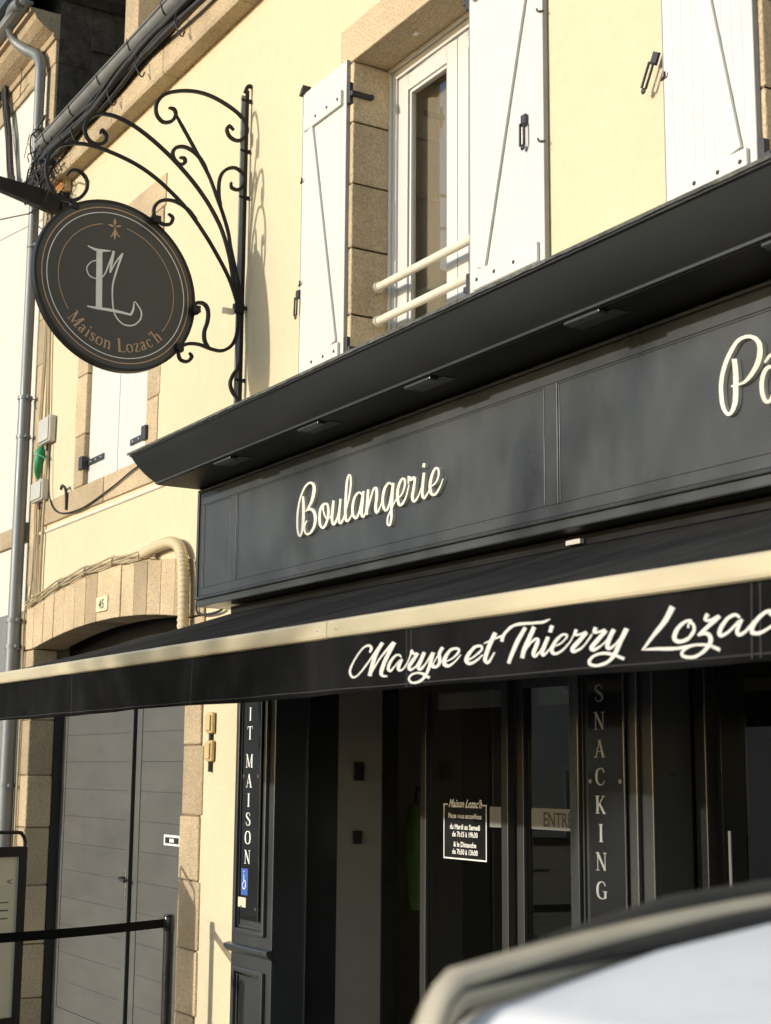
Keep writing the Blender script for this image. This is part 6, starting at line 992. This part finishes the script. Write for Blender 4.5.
mb = MB(); mb.box(-1.268,-1.235,CXc-.70,CXc-.58,1.40,1.50); mb.build('tail_light', M['red_lens'], car, bevel=.012); mb = MB(); mb.box(-1.268,-1.235,CXc+.58,CXc+.70,1.40,1.50); mb.build('tail_light', M['red_lens'], car, bevel=.012)
for sgn in (-1, 1):
    y = CXc+sgn*.80
    for a, b in ((-1.05,-.25),(-.20,.62),(.67,1.30)):
        mb = MB(); zt0, zt1 = 1.47-(.1 if b > 1 else 0), 1.47-(.28 if b > 1 else 0)
        vs = [(a,y+sgn*.052,1.08),(b,y+sgn*.052,1.08),(b,y+sgn*.012,zt1),(a,y+sgn*.012,zt0)]; vs2 = [(v[0], v[1]+sgn*.006, v[2]) for v in vs]
        mb.add(vs+vs2, [(0,1,2,3),(7,6,5,4),(0,4,5,1),(1,5,6,2),(2,6,7,3),(3,7,4,0)]); mb.build('side_window', M['car_black'], car)
    for x in (-.75, 2.05):
        mb = MB(); yy = CXc+sgn*.80; mb.cyl((x,yy,ROAD+.33), .33, 'y', .21, 32); w_ = mb.build('wheel', M['tyre'], car, bevel=.02)
        mb = MB(); mb.cyl((x,yy+sgn*.108,ROAD+.33), .21, 'y', .012, 24); mb.build('rim', M['steel'], w_)
mb = MB(); mb.add([(-1.352,CXc-.62,1.12),(-1.352,CXc+.62,1.12),(-1.262,CXc+.60,1.46),(-1.262,CXc-.60,1.46),(-1.340,CXc-.62,1.12),(-1.340,CXc+.62,1.12),(-1.250,CXc+.60,1.46),(-1.250,CXc-.60,1.46)], [(0,1,2,3),(7,6,5,4),(0,4,5,1),(1,5,6,2),(2,6,7,3),(3,7,4,0)]); mb.build('rear_window', M['car_black'], car)

# ------------------------------------------------------------------ houses across the street (they show in the glass)
def far_house(x0, x1, h, m, lab):
    t = thing('street_house', ((x0+x1)/2, -14.5, G0), lab, 'house', 'houses across the street')
    b = MB(); b.box(x0, x1, -24, -14.5, G0, h); b.build('wall', m, t)
    b = MB(); b.prism([(-24.3,h),(-14.1,h),(-19.2,h+3.4)], 'x', x0, x1); b.build('roof', M['slate'], t)
    x = x0+1
    while x < x1-1.4:
        for z in (.2, 3.4, 6.3):
            if z+1.8 < h:
                b = MB(); b.box(x, x+1.1, -14.52, -14.4, z, z+1.7); wv = b.build('window', M['pvc'], t)
                b = MB(); b.box(x+.08, x+1.02, -14.395, -14.39, z+.08, z+1.62); b.build('pane', M['car_black'], wv)
        x += 2.6
far_house(-29, -19.6, 7.2, M['house_a'], 'beige house across the street mirrored in the shop glass')
far_house(-40, -29.1, 9.6, M['house_b'], 'tall grey house across the street mirrored in the shop glass')
far_house(-56, -40.1, 7.6, M['house_a'], 'farthest beige house across the street mirrored in the shop glass')
# ------------------------------------------------------------------ street tree that dapples the sun on the shop front
M['bark'] = mat('grey_bark', rgb(.10,.085,.065), .95, .3, 6, .6, 20, stretch=(1,1,.3))
M['leaf'] = mat('dry_olive_leaf', rgb(.075,.075,.03), .8, .35, 3)
rt_ = random.Random(11)
tr = thing('street_tree', (-7.6, -13.4, G0), 'small sparse street tree behind the camera whose branches dapple the awning', 'tree')
mb = MB(); mb.tube(catmull([(-7.6,-13.4,G0),(-7.58,-13.4,1.5),(-7.65,-13.38,3.2),(-7.6,-13.4,4.7)], 5), [.14-.0035*k for k in range(16)], 12); mb.build('trunk', M['bark'], tr)
mb = MB(); lv = MB()
for k in range(17):
    a = 2*math.pi*k/17+rt_.uniform(-.2,.2); ln = rt_.uniform(1.3,2.6); zt = rt_.uniform(5.0,6.1)
    p = [(-7.6,-13.4,rt_.uniform(3.8,4.7)), (-7.6+math.cos(a)*ln*.4,-13.4+math.sin(a)*ln*.3,rt_.uniform(4.6,5.2)), (-7.6+math.cos(a)*ln,-13.4+math.sin(a)*ln*.55,zt)]
    c = catmull(p, 8); mb.tube(c, [.05*(1-i/len(c))+.008 for i in range(len(c))], 7)
    for q in range(7):
        b0 = c[rt_.randrange(6, len(c))]; d = Vector((rt_.uniform(-.6,.6), rt_.uniform(-.4,.4), rt_.uniform(-.25,.4)))
        mb.tube([b0, b0+d*.5+Vector((0,0,.05)), b0+d], [.013,.009,.004], 5)
        for w_ in range(9):
            e = b0 + d*rt_.uniform(.3,1.1) + Vector((rt_.uniform(-.12,.12), rt_.uniform(-.12,.12), rt_.uniform(-.1,.1)))
            if e.z > 6.25: continue
            u = Vector((rt_.uniform(-1,1), rt_.uniform(-1,1), rt_.uniform(-1,1))).normalized(); v = u.orthogonal().normalized(); L_ = rt_.uniform(.05,.10)
            lv.add([e, e+u*L_*.5+v*L_*.35, e+u*L_, e+u*L_*.5-v*L_*.35], [(0,1,2,3)])
mb.build('limbs', M['bark'], tr); lv.build('crown', M['leaf'], tr)

# ------------------------------------------------------------------ camera, light
cam = bpy.data.cameras.new('camera'); co = bpy.data.objects.new('camera', cam); col.objects.link(co); scene.camera = co
yw, pt, rl = R(58.84744836), R(9.79043479), R(.44966286)
fwd = Vector((-math.sin(yw)*math.cos(pt), math.cos(yw)*math.cos(pt), math.sin(pt))); rt = Vector((math.cos(yw), math.sin(yw), 0)); up = rt.cross(fwd)
r2 = rt*math.cos(rl)+up*math.sin(rl); u2 = -rt*math.sin(rl)+up*math.cos(rl)
mw = Matrix.Identity(4)
for i in range(3): mw[i][0] = r2[i]; mw[i][1] = u2[i]; mw[i][2] = -fwd[i]
mw.translation = (0, -3.8, 1.75); co.matrix_world = mw
cam.sensor_fit = 'VERTICAL'; cam.sensor_height = 36; cam.lens = 1504.2387*36/1024
cam.clip_start = .05; cam.clip_end = 500
cam.dof.use_dof = True; cam.dof.focus_distance = 7.5; cam.dof.aperture_fstop = 5.2; cam.dof.aperture_blades = 0

to_sun = Vector((-.185,-1,.222)).normalized()
sun = bpy.data.lights.new('sun', 'SUN'); so = bpy.data.objects.new('sun', sun); col.objects.link(so)
so.rotation_euler = to_sun.to_track_quat('Z', 'Y').to_euler(); so.location = to_sun*30
sun.energy = 2.05; sun.angle = R(.7); sun.color = (1,.95,.85)
w = bpy.data.worlds.new('World'); scene.world = w; w.use_nodes = True
nt = w.node_tree; sky = nt.nodes.new('ShaderNodeTexSky'); sky.sky_type = 'NISHITA'; sky.sun_disc = False
sky.sun_elevation = math.asin(to_sun.z); sky.sun_rotation = math.atan2(to_sun.x, to_sun.y); sky.air_density = 1.0; sky.dust_density = .6; sky.ozone_density = 1.0
nt.links.new(sky.outputs[0], nt.nodes['Background'].inputs['Color']); nt.nodes['Background'].inputs['Strength'].default_value = .15
vs_ = scene.view_settings; vs_.view_transform = 'Standard'; vs_.look = 'None'; vs_.exposure = 0.74; vs_.gamma = 1; vs_.use_curve_mapping = False
scene.render.engine = 'CYCLES'; scene.cycles.max_bounces = 8; scene.cycles.use_denoising = True
scene.cycles.transparent_max_bounces = 16; scene.cycles.sample_clamp_indirect = 6
